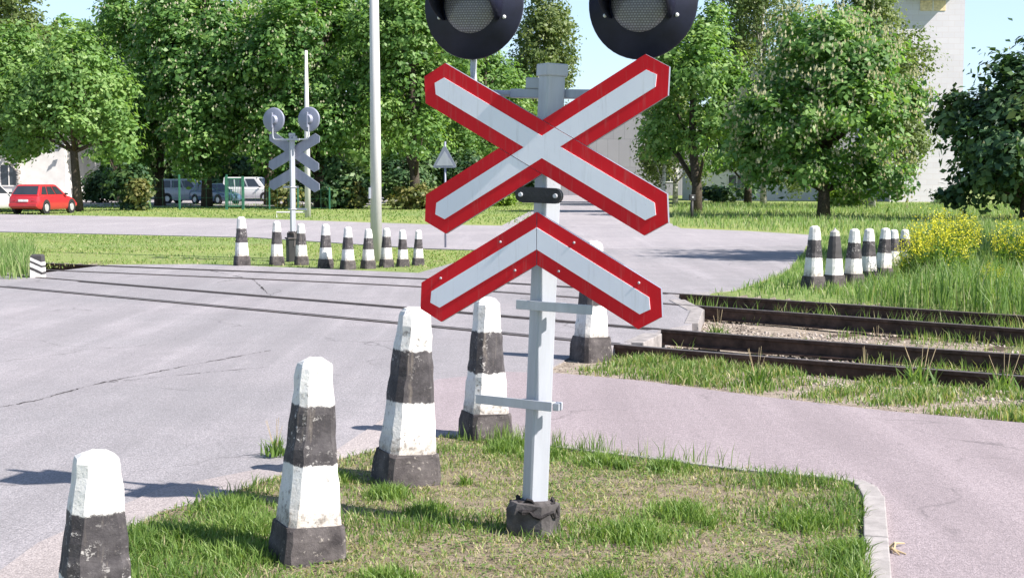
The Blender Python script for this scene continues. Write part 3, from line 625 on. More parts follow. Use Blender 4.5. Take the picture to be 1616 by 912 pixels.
# low marker stone at the left end of the crossing
o = empty('marker_post', gp(60, 438)); bm = bmesh.new()
loft(bm, [[Vector((x * w, y * w, z)) for x, y in ((1, -1), (1, 1), (-1, 1), (-1, -1))] for w, z in ((.10, -.1), (.098, .2), (.09, .36), (.07, .385))])
t = NT('marker_stripes'); co = t.coord(); sp = t.n('SeparateXYZ'); t.l(co, sp.inputs[0]); zz = t.math('ADD', t.math('ADD', t.math('MULTIPLY', sp.outputs['Z'], 1.0), t.math('MULTIPLY', sp.outputs['X'], 0.45)), t.math('MULTIPLY', t.noise(co, 20, 4), 0.02))
W_, B_ = (0.72, 0.70, 0.68), (0.05, 0.047, 0.05)
t.col(t.ramp(zz, [(0, W_), (.10, W_), (.11, B_), (.15, B_), (.16, W_), (.215, W_), (.225, B_), (.255, B_), (.265, W_), (.305, W_), (.315, B_)])); t.rough(.85)
obj('shaft', bm, t.m, o); tag(o, 'low striped marker post at the left end of the crossing beside the rail', 'marker post')

# ------------------------------------------------------------------ crossing signal
TH = R(29.5); CT, ST = math.cos(TH), math.sin(TH)
def isect(p, d, q, e):
    det = d[0] * -e[1] + e[0] * d[1]; rx, rz = q[0] - p[0], q[1] - p[1]; s = (rx * -e[1] + e[0] * rz) / det; return (p[0] + d[0] * s, p[1] + d[1] * s)
def bar_pt(u, v, a): c, s = math.cos(a), math.sin(a); return (u * c - v * s, u * s + v * c)
def make_signal():
    root = empty('crossing_signal')
    def part(name, bm, m, parent=root, smooth=False): return obj(name, bm, m, parent, smooth)
    POSTROT = R(49)
    bm = bmesh.new(); hw = 0.0455
    loft(bm, [[Vector((x * math.cos(POSTROT) - y * math.sin(POSTROT), x * math.sin(POSTROT) + y * math.cos(POSTROT), z)) for x, y in ((hw - .008, -hw), (hw, -hw + .008), (hw, hw - .008), (hw - .008, hw), (-hw + .008, hw), (-hw, hw - .008), (-hw, -hw + .008), (-hw + .008, -hw))] for z in (-0.05, 0.6, 1.2, 2.06)])
    part('post', bm, M['galv'])
    bm = bmesh.new(); box(bm, (0, 0, 2.085), (0.106, 0.106, 0.055), POSTROT, 0.006); part('post_cap', bm, M['galv'])
    # concrete stub wrapped in tar paper
    bm = bmesh.new()
    loft(bm, [[Vector((w * x + random.uniform(-.008, .008), w * y + random.uniform(-.008, .008), z + random.uniform(-.008, .008))) for x, y in ((1, -.7), (1, .8), (.7, 1), (-.75, 1), (-1, .7), (-1, -.75), (-.6, -1), (.75, -1))] for w, z in ((.104, -.12), (.103, .0), (.100, .06), (.098, .12), (.088, .155), (.06, .165))])
    st_ = part('foot_block', bm, M['concrete'])
    bm = bmesh.new()
    for z, r_, dx in ((.118, .106, .004), (.140, .098, -.006), (.160, .080, .006)):
        n = 26; ring = [Vector((math.cos(2 * math.pi * k / n) * r_ * random.uniform(.88, 1.12) + dx, math.sin(2 * math.pi * k / n) * r_ * random.uniform(.88, 1.12), z + random.uniform(-.016, .016))) for k in range(n)]
        tube(bm, ring + [ring[0]], [random.uniform(.004, .012) for _ in range(n + 1)], 5)
    part('tar_wrapping', bm, M['tar'], st_)
    # crossbuck: one long arm and two short arms butted against it
    L, W, w = 0.660, 0.101, 0.042; SH = 0.064; zc = 1.745; A1, A2 = -TH, TH
    fy, by = -0.098, -0.078
    def off(poly): return [(x, z + zc) for x, z in poly]
    def long_outline(L_, w_, sh): return [bar_pt(u, v, A1) for u, v in ((-L_, 0), (-L_ + sh, -w_), (L_ - sh, -w_), (L_, 0), (L_ - sh, w_), (-L_ + sh, w_))]
    bm = bmesh.new(); prism(bm, off(long_outline(L, W, SH)), fy, by); arm = part('crossbuck_arm', bm, [M['red'], M['grey']])
    d1 = (math.cos(A1), math.sin(A1)); d2 = (math.cos(A2), math.sin(A2))
    Li = L - 0.062; shi = 0.030
    def x2(sign2, sv, wv): return isect(bar_pt(0, sign2 * w, A2), d2, bar_pt(0, sv * wv, A1), d1)   # white edge of the other arm meets a line of this arm
    wl = [bar_pt(-Li, 0, A1), bar_pt(-Li + shi, -w, A1), x2(1, -1, w), x2(1, -1, W - .001), x2(-1, -1, W - .001), x2(-1, -1, w), bar_pt(Li - shi, -w, A1), bar_pt(Li, 0, A1), bar_pt(Li - shi, w, A1), x2(-1, 1, w), x2(-1, 1, W - .001), x2(1, 1, W - .001), x2(1, 1, w), bar_pt(-Li + shi, w, A1)]
    bm = bmesh.new(); prism(bm, off(wl), fy - 0.003, fy + 0.002, 0, 0); part('white_stripe', bm, M['white'], arm)
    for sg in (1, -1):
        g = 0.0022
        def xr(sv2, wv): return isect(bar_pt(0, sv2 * wv, A2), d2, bar_pt(0, sg * (W + g), A1), d1)
        poly = [xr(-1, W), bar_pt(sg * (L - SH), -W, A2), bar_pt(sg * L, 0, A2), bar_pt(sg * (L - SH), W, A2), xr(1, W)]
        bm = bmesh.new(); prism(bm, off(poly), fy + 0.0015, by); arm = part('crossbuck_arm', bm, [M['red'], M['grey']])
        poly = [xr(-1, w), bar_pt(sg * (Li - shi), -w, A2), bar_pt(sg * Li, 0, A2), bar_pt(sg * (Li - shi), w, A2), xr(1, w)]
        bm = bmesh.new(); prism(bm, off(poly), fy - 0.0015, fy + 0.003, 0, 0); part('white_stripe', bm, M['white'], arm)
    # chevron of two arms
    zk = 1.345; Lc = 0.660; g = 0.0016
    for sg in (1, -1):
        def cp(u, v): x, z = bar_pt(u, v, -TH); return (sg * x, z + zk)
        poly = [(sg * g, zk + W / CT), cp(Lc - SH, W), cp(Lc, 0), cp(Lc - SH, -W), (sg * g, zk - W / CT)]
        bm = bmesh.new(); prism(bm, poly, fy, by); arm = part('chevron_arm', bm, [M['red'], M['grey']])
        Lw = Lc - 0.06
        poly = [(sg * g, zk + w / CT), cp(Lw - shi, w), cp(Lw, 0), cp(Lw - shi, -w), (sg * g, zk - w / CT)]
        bm = bmesh.new(); prism(bm, poly, fy - 0.003, fy + 0.002, 0, 0); part('white_stripe', bm, M['white'], arm)
        for u, v in ((.16, .072), (.16, -.072), (.5, .072)):
            bm = bmesh.new(); x, z = cp(u, v); r_ = bmesh.ops.create_cone(bm, cap_ends=True, segments=8, radius1=.006, radius2=.004, depth=.006, matrix=Matrix.Translation((x, fy - .003, z)) @ Matrix.Rotation(math.pi / 2, 4, 'X'))
            part('bolt', bm, M['seal'], arm)
    tilt = Matrix.Translation((0, 0, 1.6)) @ Matrix.Rotation(R(-2.4), 4, 'Y') @ Matrix.Translation((.012, 0, -1.6))   # boards hang level on the leaning post
    for ch in list(root.children):
        if ch.name.startswith(('crossbuck_arm', 'chevron_arm')): ch.matrix_basis = Matrix.Translation((-.024 if 'chevron' in ch.name else 0, 0, 0)) @ tilt
    # black end plate between the boards
    bm = bmesh.new(); pts = []
    for k in range(9): a = -math.pi / 2 + math.pi * k / 8; pts.append((.075 + .034 * math.cos(a), 1.535 + .034 * math.sin(a)))
    for k in range(9): a = math.pi / 2 + math.pi * k / 8; pts.append((-.075 + .034 * math.cos(a), 1.535 + .034 * math.sin(a)))
    prism(bm, pts, -.108, -.080, 0, 0); bp = part('mounting_plate', bm, M['black'])
    for sx in (-1, 1):
        bm = bmesh.new(); bmesh.ops.create_cone(bm, cap_ends=True, segments=10, radius1=.011, radius2=.009, depth=.012, matrix=Matrix.Translation((sx * .082, -.112, 1.535)) @ Matrix.Rotation(math.pi / 2, 4, 'X')); part('bolt', bm, M['galv'], bp)
    # clamps with flat bars
    for z, x0, x1 in ((0.61, -0.27, 0.10), (1.05, -0.09, 0.27)):
        bm = bmesh.new()
        hw2 = .055; ring = [(x * math.cos(POSTROT) - y * math.sin(POSTROT), x * math.sin(POSTROT) + y * math.cos(POSTROT)) for x, y in ((hw2, -hw2), (hw2, hw2), (-hw2, hw2), (-hw2, -hw2))]
        tube(bm, [(x, y, z) for x, y in ring + ring[:1]], .009, 6)
        box(bm, ((x0 + x1) / 2, -.092, z), (x1 - x0, .006, .042), 0, .002)
        box(bm, (.115, -.06, z), (.03, .05, .035), 0, .004)
        part('clamp', bm, M['galv'])
    # lamp carrier and the two lamps
    bm = bmesh.new(); box(bm, (0, .05, 1.985), (0.42, 0.05, 0.04), 0, .004)
    for sx in (-1, 1): tube(bm, [(sx * .20, .05, 1.985), (sx * .33, .05, 1.985), (sx * .375, .05, 1.995), (sx * .40, .05, 2.025), (sx * .408, .05, 2.08), (sx * .408, .05, 2.40)], .015, 10)
    box(bm, (-.1, .05, 2.03), (.07, .06, .05), 0, .006)
    part('lamp_carrier', bm, M['galv'], smooth=False)
    for sx in (-1, 1):
        cx, cz = sx * .400, 2.378
        lamp = empty('signal_lamp'); lamp.parent = root; lamp.location = (cx, 0, cz)
        bm = bmesh.new(); N = 48
        rr = [(.0, .035), (.218, .035), (.240, .028), (.246, .012), (.242, .002), (.150, -.004), (.140, -.02)]
        loft(bm, [[Vector((r_ * math.cos(2 * math.pi * k / N), y, r_ * math.sin(2 * math.pi * k / N))) for k in range(N)] for r_, y in [(max(r_, .002), y) for r_, y in rr]])
        bb = part('backing_disc', bm, [M['navy'], M['grey']], lamp, True)
        for pl in bb.data.polygons:
            if pl.center.y > .02: pl.material_index = 1
        bm = bmesh.new(); loft(bm, [[Vector((r_ * math.cos(2 * math.pi * k / N), y, r_ * math.sin(2 * math.pi * k / N))) for k in range(N)] for r_, y in ((.134, -.012), (.13, -.024), (.11, -.036), (.07, -.046), (.03, -.050), (.003, -.051))])
        part('lens', bm, M['lens'], lamp, True)
        bm = bmesh.new(); K = 36; ro, ri = .152, .146
        a0, a1 = R(-28), R(208); outer = []; inner = []; o2 = []; i2 = []
        for k in range(K + 1):
            a = a0 + (a1 - a0) * k / K; f_ = min(k, K - k) / (K / 2); dep = .03 + .22 * min(1, f_ * 1.5) ** .8
            c_, s_ = math.cos(a), math.sin(a)
            outer.append(bm.verts.new((ro * c_, -.004, ro * s_))); o2.append(bm.verts.new((ro * c_, -dep, ro * s_ - dep * .12)))
            inner.append(bm.verts.new((ri * c_, -.004, ri * s_))); i2.append(bm.verts.new((ri * c_, -dep, ri * s_ - dep * .12)))
        for k in range(K):
            bm.faces.new((outer[k], outer[k + 1], o2[k + 1], o2[k])); bm.faces.new((inner[k], i2[k], i2[k + 1], inner[k + 1])); bm.faces.new((o2[k], o2[k + 1], i2[k + 1], i2[k])); bm.faces.new((outer[k], inner[k], inner[k + 1], outer[k + 1]))
        bm.faces.new((outer[0], o2[0], i2[0], inner[0])); bm.faces.new((outer[-1], inner[-1], i2[-1], o2[-1]))
        part('visor', bm, M['navy'], lamp, True)
        for a in (200, -20):
            bm = bmesh.new(); bmesh.ops.create_uvsphere(bm, u_segments=10, v_segments=6, radius=.009, matrix=Matrix.Translation((.172 * math.cos(R(a)), -.008, .172 * math.sin(R(a)))))
            part('screw', bm, M['clear'], lamp, True)
        bm = bmesh.new(); tube(bm, [(0, .02, 0), (0, .10, 0)], [.11, .08], 20); box(bm, (0, .085, -.01), (.035, .05, .30), 0, .006); part('lamp_housing', bm, M['grey'], lamp)
    return root
sig = make_signal()
p = gp(842, 838, 0.02)
sig.matrix_world = Matrix.Translation((p.x, p.y, 0.0)) @ Matrix.Rotation(R(2.2), 4, 'Y') @ Matrix.Rotation(R(-23.5), 4, 'Z')
tag(sig, 'foreground crossing signal with red and white crossbuck, chevron and two dark lamps', 'crossing signal', 'level crossing signals')
sig2 = copy_tree(sig); p = gp(463, 412)
sig2.matrix_world = Matrix.Translation((p.x, p.y, 0.42)) @ Matrix.Rotation(R(158), 4, 'Z')
tag(sig2, 'far level crossing signal seen from its grey back, beside the white lamp pole', 'crossing signal', 'level crossing signals')
# dark relay box at the far signal's foot
o = empty('signal_pedestal', gp(463, 412)); bm = bmesh.new(); box(bm, (0, 0, .21), (.24, .24, .46), .4, .012); obj('base_block', bm, M['dark_trim'], o); bm = bmesh.new(); box(bm, (0, 0, .455), (.28, .28, .03), .4, .008); obj('cap_slab', bm, M['concrete'], o)
tag(o, 'dark square pedestal block under the far crossing signal', 'pedestal')

# ------------------------------------------------------------------ poles and small signs
o = empty('lamp_pole', gp(594, 412)); bm = bmesh.new(); tube(bm, [(0, 0, -.1), (0, 0, 3.5), (-.02, 0, 8.6)], [.118, .10, .07], 16); obj('pole', bm, M['white_pole'], o, True)
bm = bmesh.new(); tube(bm, [(-.02, 0, 8.5), (-.1, 0, 8.9), (-.7, .3, 9.2), (-1.3, .6, 9.25)], .035, 8); obj('bracket', bm, M['white_pole'], o, True)
bm = bmesh.new(); box(bm, (-1.5, .7, 9.22), (.6, .22, .12), -.4, .03); obj('lamp_head', bm, M['grey'], o)
bm = bmesh.new(); box(bm, (-.11, -.02, 1.35), (.05, .16, .22), 0, .006); obj('meter_box', bm, M['galv'], o)
tag(o, 'tall white lamp pole rising out of frame behind the row of far bollards', 'lamp pole')
o = empty('signal_mast', gp(486, 343)); bm = bmesh.new(); tube(bm, [(0, 0, -.1), (0, 0, 3.6), (0, 0, 7.2)], [.13, .115, .06], 12); obj('pole', bm, M['white_pole'], o, True)
bm = bmesh.new(); tube(bm, [(0, 0, .22), (-1.35, -.1, .22), (-1.35, -.1, -.1)], .035, 8); obj('side_rail', bm, M['white_pole'], o)
tag(o, 'slim white mast at the street edge behind the far crossing signal', 'mast')
o = empty('warning_sign', gp(703, 391), R(-14)); bm = bmesh.new(); tube(bm, [(0, 0, -.1), (0, 0, 2.52)], .025, 8); obj('pole', bm, M['grey'], o, True)
bm = bmesh.new(); w_ = .29; prism(bm, [(-w_, 1.93), (-w_ + .03, 1.9), (w_ - .03, 1.9), (w_, 1.93), (.03, 2.40), (-.03, 2.40)], -.045, -.028, 0, 0); obj('sign_board', bm, M['grey'], o)
bm = bmesh.new(); prism(bm, [(-.22, 1.95), (.22, 1.95), (0, 2.30)], -.052, -.047, 0, 0); obj('back_stiffener', bm, M['galv'], o)
tag(o, 'triangular traffic sign seen from its grey back, left of the foreground crossbuck', 'traffic sign')
o = empty('marker_post', gp(1092, 345)); bm = bmesh.new(); tube(bm, [(0, 0, -.1), (0, 0, .75)], .06, 8); obj('pole', bm, M['dark_trim'], o, True)
bm = bmesh.new(); box(bm, (0, 0, .88), (.26, .14, .26), .3, .03); obj('head', bm, M['black'], o); bm = bmesh.new(); box(bm, (.02, -.085, .9), (.08, .01, .08), .3); obj('reflector', bm, M['rim'], o)
tag(o, 'short dark marker post with a square head on the grass beside the street', 'marker post')

# ------------------------------------------------------------------ cars
def make_car(kind, paint):
    root = empty('parked_car')
    if kind == 'hatch': L, Wd, H, belt, hood, c0, c1, r0, r1_ = 3.9, 1.60, 1.40, .88, .80, -1.86, .95, -1.42, .12
    elif kind == 'suv': L, Wd, H, belt, hood, c0, c1, r0, r1_ = 4.5, 1.80, 1.70, 1.02, .98, -2.15, 1.05, -1.95, .40
    elif kind == 'van': L, Wd, H, belt, hood, c0, c1, r0, r1_ = 4.4, 1.75, 1.85, 1.05, 1.0, -2.15, 1.40, -2.08, .70
    else: L, Wd, H, belt, hood, c0, c1, r0, r1_ = 4.4, 1.70, 1.42, .90, .82, -1.55, 1.05, -.95, .25
    h = L / 2; hw = Wd / 2; wr = .30 if kind == 'hatch' else .32
    st = [(-h, belt - .16, .40, .86), (-h + .06, belt - .03, .27, .95), (-h + .35, belt, .22, 1.0), (-.9, belt, .20, 1.0), (c1 - .1, belt - .01, .20, 1.0), (c1 + .3, hood, .20, .99), (h - .3, hood - .10, .23, .95), (h - .05, hood - .2, .27, .88), (h, hood - .32, .38, .80)]
    bm = bmesh.new(); rings = []
    for x, zt, zb, k in st:
        w_ = hw * k; pr = [(w_ * .92, zb), (w_, zb + .14), (w_, zb + (zt - zb) * .6), (w_ * .975, zt - .06), (w_ * .90, zt)]
        rings.append([Vector((x, y, z)) for y, z in pr] + [Vector((x, -y, z)) for y, z in pr[::-1]])
    loft(bm, rings); body = obj('body', bm, paint, root, True)
    m_ = body.modifiers.new('edge', 'BEVEL'); m_.width = .03; m_.segments = 2; m_.limit_method = 'ANGLE'; m_.angle_limit = R(28)
    wb, wt = hw * .90, hw * .74; zt = H; zb = belt - .02
    def ring(x0, x1, w_, z): return [Vector((x0, -w_, z)), Vector((x1, -w_, z)), Vector((x1, w_, z)), Vector((x0, w_, z))]
    bm = bmesh.new(); loft(bm, [ring(c0, c1, wb, zb), ring(r0, r1_, wt, zt - .04), ring(r0 + .1, r1_ - .14, wt * .9, zt)]); cab = obj('cabin', bm, paint, root)
    m_ = cab.modifiers.new('edge', 'BEVEL'); m_.width = .05; m_.segments = 3
    def P_(f, s, side):           # f along (0 rear..1 front), s height 0..1, on the cabin's flank
        x = (c0 + (r0 - c0) * s) * (1 - f) + (c1 + (r1_ - c1) * s) * f; w_ = wb + (wt - wb) * s; return Vector((x, side * (w_ + .012), zb + (zt - .04 - zb) * s))
    def quad(name, ps, m, par=root):
        bm = bmesh.new(); n_ = (ps[1] - ps[0]).cross(ps[3] - ps[0]).normalized() * .008
        a = [bm.verts.new(p + n_) for p in ps]; b = [bm.verts.new(p - n_) for p in ps]; bm.faces.new(a); bm.faces.new(b[::-1])
        for k in range(4): bm.faces.new((a[k], b[k], b[(k + 1) % 4], a[(k + 1) % 4]))
        return obj(name, bm, m, par)
    for side in (-1, 1):
        for f0, f1 in ((.10, .30), (.33, .60), (.63, .90)): quad('side_window', [P_(f0, .14, side), P_(f1, .14, side), P_(f1 - .01, .88, side), P_(f0 + .01, .88, side)], M['glass'])
        for sx in (-1, 1):
            x = -h * .63 if sx < 0 else h * .64
            wh = empty('wheel'); wh.parent = root; wh.location = (x, side * (hw - .09), wr)
            bm = bmesh.new(); tube(bm, [(0, -.10, 0), (0, -.085, 0), (0, .085, 0), (0, .10, 0)], [wr * .9, wr, wr, wr * .9], 24); obj('tyre', bm, M['tyre'], wh)
            bm = bmesh.new(); tube(bm, [(0, side * .085, 0), (0, side * .108, 0)], [wr * .66, wr * .6], 20); obj('rim', bm, M['rim'], wh)
            bm = bmesh.new(); tube(bm, [(x, side * (hw - .12), wr + .03), (x, side * (hw + .004), wr + .03)], wr + .06, 24); obj('wheel_arch', bm, M['dark_trim'], root)
        quad('headlight', [Vector((h - .03, side * hw * .45, hood - .33)), Vector((h - .06, side * hw * .78, hood - .33)), Vector((h - .10, side * hw * .78, hood - .2)), Vector((h - .07, side * hw * .45, hood - .2))], M['clear'])
        quad('tail_light', [Vector((-h - .005, side * hw * .52, belt - .28)), Vector((-h + .01, side * hw * .84, belt - .28)), Vector((-h + .05, side * hw * .86, belt - .10)), Vector((-h + .03, side * hw * .52, belt - .10))], M['tail'])
        bm = bmesh.new(); box(bm, (c1 - .35, side * (hw + .06), belt + .06), (.14, .14, .10), 0, .03); obj('wing_mirror', bm, M['dark_trim'], root)
    def E_(xb, xt, s, w_, d): x = xb + (xt - xb) * s; return Vector((x + d, w_, zb + (zt - .04 - zb) * s))
    for name, xb, xt, d in (('rear_window', c0, r0, -.012), ('windscreen', c1, r1_, .012)):
        w0, w1 = wb * .88, wt * .9
        quad(name, [E_(xb, xt, .14, -w0, d), E_(xb, xt, .14, w0, d), E_(xb, xt, .92, w1, d), E_(xb, xt, .92, -w1, d)], M['glass'])
    for nm, x in (('rear_bumper', -h - .02), ('front_bumper', h - .06)):
        bm = bmesh.new(); box(bm, (x, 0, .42), (.14, Wd * .9, .17), 0, .04); obj(nm, bm, M['dark_trim'] if kind != 'hatch' else paint, root)
    bm = bmesh.new(); box(bm, (-h - .02, 0, belt - .24), (.03, .5, .11), 0, .005); obj('number_plate', bm, M['plate'], root)
    return root
def place_car(kind, paint, px, Y, heading, label):
    o = make_car(kind, paint); p = at(px, 300, Y); o.location = (p.x, Y, 0.01); o.rotation_euler = (0, 0, R(heading)); tag(o, label, 'car', 'parked cars'); return o
place_car('hatch', M['car_red'], 69, 68.0, 80, 'small red hatchback parked under the trees at the far side of the street')
place_car('sedan', M['car_grey'], -22, 70.0, 76, 'pale grey car cut by the left edge of the frame, beside the red hatchback')
place_car('suv', M['car_silver'], 302, 98.0, -12, 'silver car parked behind the green fence in the shade')
place_car('hatch', M['car_blue'], 340, 95.0, -40, 'dark blue car partly behind the silver car and a fence post')
place_car('van', M['car_white'], 398, 108.0, -14, 'white van parked behind the green gate beyond the street')

# ------------------------------------------------------------------ trees
def lobes_for(kind, r):
    if kind == 'round': base = [(0, 0, .56, .37, .37, .31)]; n = 18; spread = .37; zr = (.25, .88); rad = (.08, .20)
    elif kind == 'high': base = [(0, 0, .63, .37, .37, .27)]; n = 18; spread = .38; zr = (.38, .90); rad = (.08, .19)
    elif kind == 'ragged': base = [(0, 0, .46, .34, .34, .34)]; n = 26; spread = .42; zr = (.12, .92); rad = (.08, .17)
    elif kind == 'low': base = [(0, 0, .50, .38, .38, .36)]; n = 22; spread = .40; zr = (.16, .90); rad = (.08, .19)
    elif kind == 'tall': base = [(0, 0, .60, .33, .33, .32)]; n = 20; spread = .36; zr = (.27, .92); rad = (.07, .18)
    elif kind == 'birch': base = [(0, 0, .60, .26, .26, .34)]; n = 17; spread = .36; zr = (.20, .92); rad = (.10, .19)
    else: base = [(0, 0, .5, .40, .36, .46)]; n = 9; spread = .34; zr = (.12, .82); rad = (.15, .27)
    out = list(base)
    for k in range(n):
        a = r.uniform(0, 6.28); z = zr[0] + (zr[1] - zr[0]) * (k + r.uniform(0, 1)) / n; s = r.uniform(*rad); q = spread * r.uniform(.6, 1.0)
        if kind != 'bush': q *= 1.0 - 0.6 * max(0, (z - .6) / .32)
        if kind in ('low', 'round') and z < .35: q *= .9
        out.append((math.cos(a) * q, math.sin(a) * q, z, s, s, s * r.uniform(.7, .95)))
    return out
def crown_mesh(kind, seed, W, H, dens, per, size, blossom=0, droop=0.0, spread=.32):
    r = np.random.default_rng(seed); L = [(x * W, y * W, z * H, a * W, b * W, c * H) for x, y, z, a, b, c in lobes_for(kind, r)]; vol = np.array([l[3] * l[5] for l in L]); vol = vol / vol.sum()
    n_cl = int(dens * W * H); idx = r.choice(len(L), n_cl, p=vol); A = np.array(L)[idx]
    d = r.normal(0, 1, (n_cl, 3)); d /= np.linalg.norm(d, axis=1)[:, None]; rad = r.uniform(0.45, 1.0, n_cl) ** 0.5
    C = A[:, :3] + d * A[:, 3:6] * rad[:, None]
    N = n_cl * per; cid = np.repeat(np.arange(n_cl), per); off = r.normal(0, 1, (N, 3)) * spread * r.uniform(.6, 1.6, n_cl)[cid][:, None] * (1, 1, .6)
    if droop: off[:, 2] -= np.abs(r.normal(0, droop, N))
    P = C[cid] + off; out = d[cid] * .7 + off / (np.linalg.norm(off, axis=1)[:, None] + 1e-6) * .5 + (0, 0, .45)
    nrm = out + (0, 0, .25) + r.normal(0, .5, (N, 3)); nrm /= np.linalg.norm(nrm, axis=1)[:, None]
    u = np.cross(nrm, r.normal(0, 1, (N, 3))); u /= np.linalg.norm(u, axis=1)[:, None]; v = np.cross(nrm, u)
    s = size * r.uniform(.55, 1.45, N)[:, None]
    V = np.stack([P - u * s, P + v * s * .6 - u * s * .1 + nrm * s * .12, P + u * s, P - v * s * .6 - u * s * .1 + nrm * s * .12], 1)
    tint = np.clip(.5 + .24 * r.normal(0, 1, n_cl)[cid] + r.normal(0, .17, N), 0, 1); mi = np.zeros(N, int)
    if blossom:
        nb = int(blossom * W * H); k = r.choice(n_cl, nb); w = .055; hgt = r.uniform(.09, .16, nb)
        b = C[k] + d[k] * .42 + (0, 0, .16) + r.normal(0, .18, (nb, 3)); a = r.uniform(0, 3.14, nb)
        for da in (0, 1.57):
            side = np.stack([np.cos(a + da), np.sin(a + da), np.zeros(nb)], 1) * w; up = np.stack([np.zeros(nb), np.zeros(nb), hgt], 1)
            V = np.concatenate([V, np.stack([b - up * .3, b + side + up * .1, b + up, b - side + up * .1], 1)])
            tint = np.concatenate([tint, r.uniform(0, 1, nb)]); mi = np.concatenate([mi, np.ones(nb, int)])
    n = len(V); return V.reshape(-1, 3), np.arange(n * 4), np.repeat(tint, 4), mi, L
def make_tree(name, kind, seed, leaf, bark, W, H, dens=5.2, per=42, size=.15, blossom=0, droop=0.0, spread=.32, lean=0):
    root = empty(name); V, q, tint, mi, L = crown_mesh(kind, seed, W, H, dens, per, size, blossom, droop, spread)
    np_mesh('foliage' if name == 'shrub' else 'crown', V, q, 4, [leaf, M['blossom']], root, tint, mi)
    r = random.Random(seed); bm = bmesh.new()
    axis_ = [Vector((0, 0, -.2)), Vector((r.uniform(-.06, .06), r.uniform(-.06, .06), .12 * H)), Vector((r.uniform(-.2, .2), r.uniform(-.2, .2), .33 * H)), Vector((r.uniform(-.3, .3), r.uniform(-.3, .3), .58 * H)), Vector((r.uniform(-.3, .3), r.uniform(-.3, .3), .85 * H))]
    tr = .17 + .008 * H if kind != 'birch' else .11 + .004 * H
    if name == 'shrub': tr = .07
    tube(bm, axis_, [tr * 1.35, tr, tr * .8, tr * .5, tr * .12], 9)
    for l in L[1:]:
        z0 = max(.16 * H, min(l[2] - .16 * H, .57 * H)); k = min(range(1, 4), key=lambda i: abs(axis_[i].z - z0)); a = axis_[k]; b = Vector(l[:3])
        tube(bm, [a, a.lerp(b, .5) + Vector((0, 0, .25)), b], [tr * .45, tr * .28, tr * .07], 6)
    obj('trunk' if name != 'shrub' else 'stem', bm, bark, root, True)
    return root
SPEC = {'chestnut': ('chestnut_tree', 'round', 'leaf_chest', 'bark', dict(blossom=11, size=.145)), 'meadow_chestnut': ('chestnut_tree', 'low', 'leaf_chest', 'bark', dict(blossom=50, size=.14, dens=6.5)),
        'maple': ('maple_tree', 'round', 'leaf_maple', 'bark', dict(size=.13)), 'tall_maple': ('maple_tree', 'tall', 'leaf_maple', 'bark', dict(size=.13)),
        'birch': ('birch_tree', 'birch', 'leaf_birch', 'birch_bark', dict(size=.10, droop=.4, spread=.26, per=46)), 'dark': ('chestnut_tree', 'ragged', 'leaf_dark', 'bark', dict(size=.16, dens=7, blossom=1.5)),
        'high_maple': ('maple_tree', 'high', 'leaf_maple', 'bark', dict(size=.13)),
        'shrub': ('shrub', 'bush', 'leaf_dark', 'bark', dict(size=.14, dens=9, spread=.22)), 'yellow_shrub': ('shrub', 'bush', 'leaf_yellow', 'bark', dict(size=.12, dens=12, spread=.2)), 'bright_shrub': ('shrub', 'bush', 'leaf_bright', 'bark', dict(size=.13, dens=11, spread=.2))}
TREE_NO = [200]
def tree(kind, v, px, Y, top_py, w_px, label, group='trees beyond the crossing', cat='tree', rz=None, lean=0, loc=None, dims=None):
    TREE_NO[0] += 1
    if loc is None: p = at(px, 300, Y); loc = (p.x, Y, 0); H = at(px, top_py, Y).z; W = w_px * Y / F
    else: W, H = dims
    name, shape, lf, bk, kw = SPEC[kind]; kw = dict(kw)
    if Y > 100: kw['size'] *= 1.5; kw['per'] = 22
    if W > 11: kw['size'] *= 1.08
    o = make_tree(name, shape, TREE_NO[0], M[lf], M[bk], W, H, **kw)
    o.location = loc; o.rotation_euler = (0, R(lean), rz if rz is not None else random.uniform(0, 6.28)); tag(o, label, cat, group); return o
tree('high_maple', 0, 122, 73, 50, 240, 'light green maple leaning over the red hatchback', lean=2)
tree('high_maple', 0, -10, 76, 28, 260, 'maple with spreading crown at the left edge, above the grey car')
tree('birch', 0, 30, 104, -70, 210, 'tall pale tree rising behind the leftmost maples')
tree('tall_maple', 1, 185, 108, 2, 190, 'round green treetop standing behind between the left maples and the large chestnut')
tree('chestnut', 0, 326, 84, -70, 290, 'large flowering chestnut above the silver car and fence')
tree('chestnut', 1, 252, 88, -40, 230, 'flowering chestnut with a thin trunk left of the silver car')
tree('chestnut', 1, 505, 82, -70, 270, 'flowering chestnut behind the far crossing signal and white mast', rz=2.0)
tree('tall_maple', 1, 425, 92, -90, 240, 'tall green tree between the two big chestnuts on the left')
tree('tall_maple', 1, 655, 80, -60, 250, 'dense green maple right behind the white lamp pole')
tree('maple', 0, 765, 98, 40, 190, 'sunlit green maple behind the triangular sign')
tree('birch', 1, 850, 128, -25, 190, 'pale feathery tree seen between the two lamps of the near signal')
tree('tall_maple', 1, 1098, 70, 2, 200, 'slim maple with a dark trunk right of the crossbuck')
tree('birch', 0, 1046, 88, 70, 84, 'birch with a white trunk right behind the crossbuck arm')
tree('birch', 1, 1066, 92, 40, 120, 'birch with a pale trunk beside the slim maple')
tree('birch', 0, 1205, 96, -90, 230, 'tall pale birch rising behind the flowering chestnut at its left')
tree('meadow_chestnut', 0, 1300, 62, 14, 325, 'wide flowering chestnut standing alone on the meadow on the right', rz=0.6)
tree('birch', 1, 1376, 82, -100, 185, 'tall birch with a white trunk right behind the flowering meadow chestnut')
tree('dark', 0, 1620, 56, 44, 288, 'dark leafy chestnut at the right edge of the frame behind the yellow flowers')
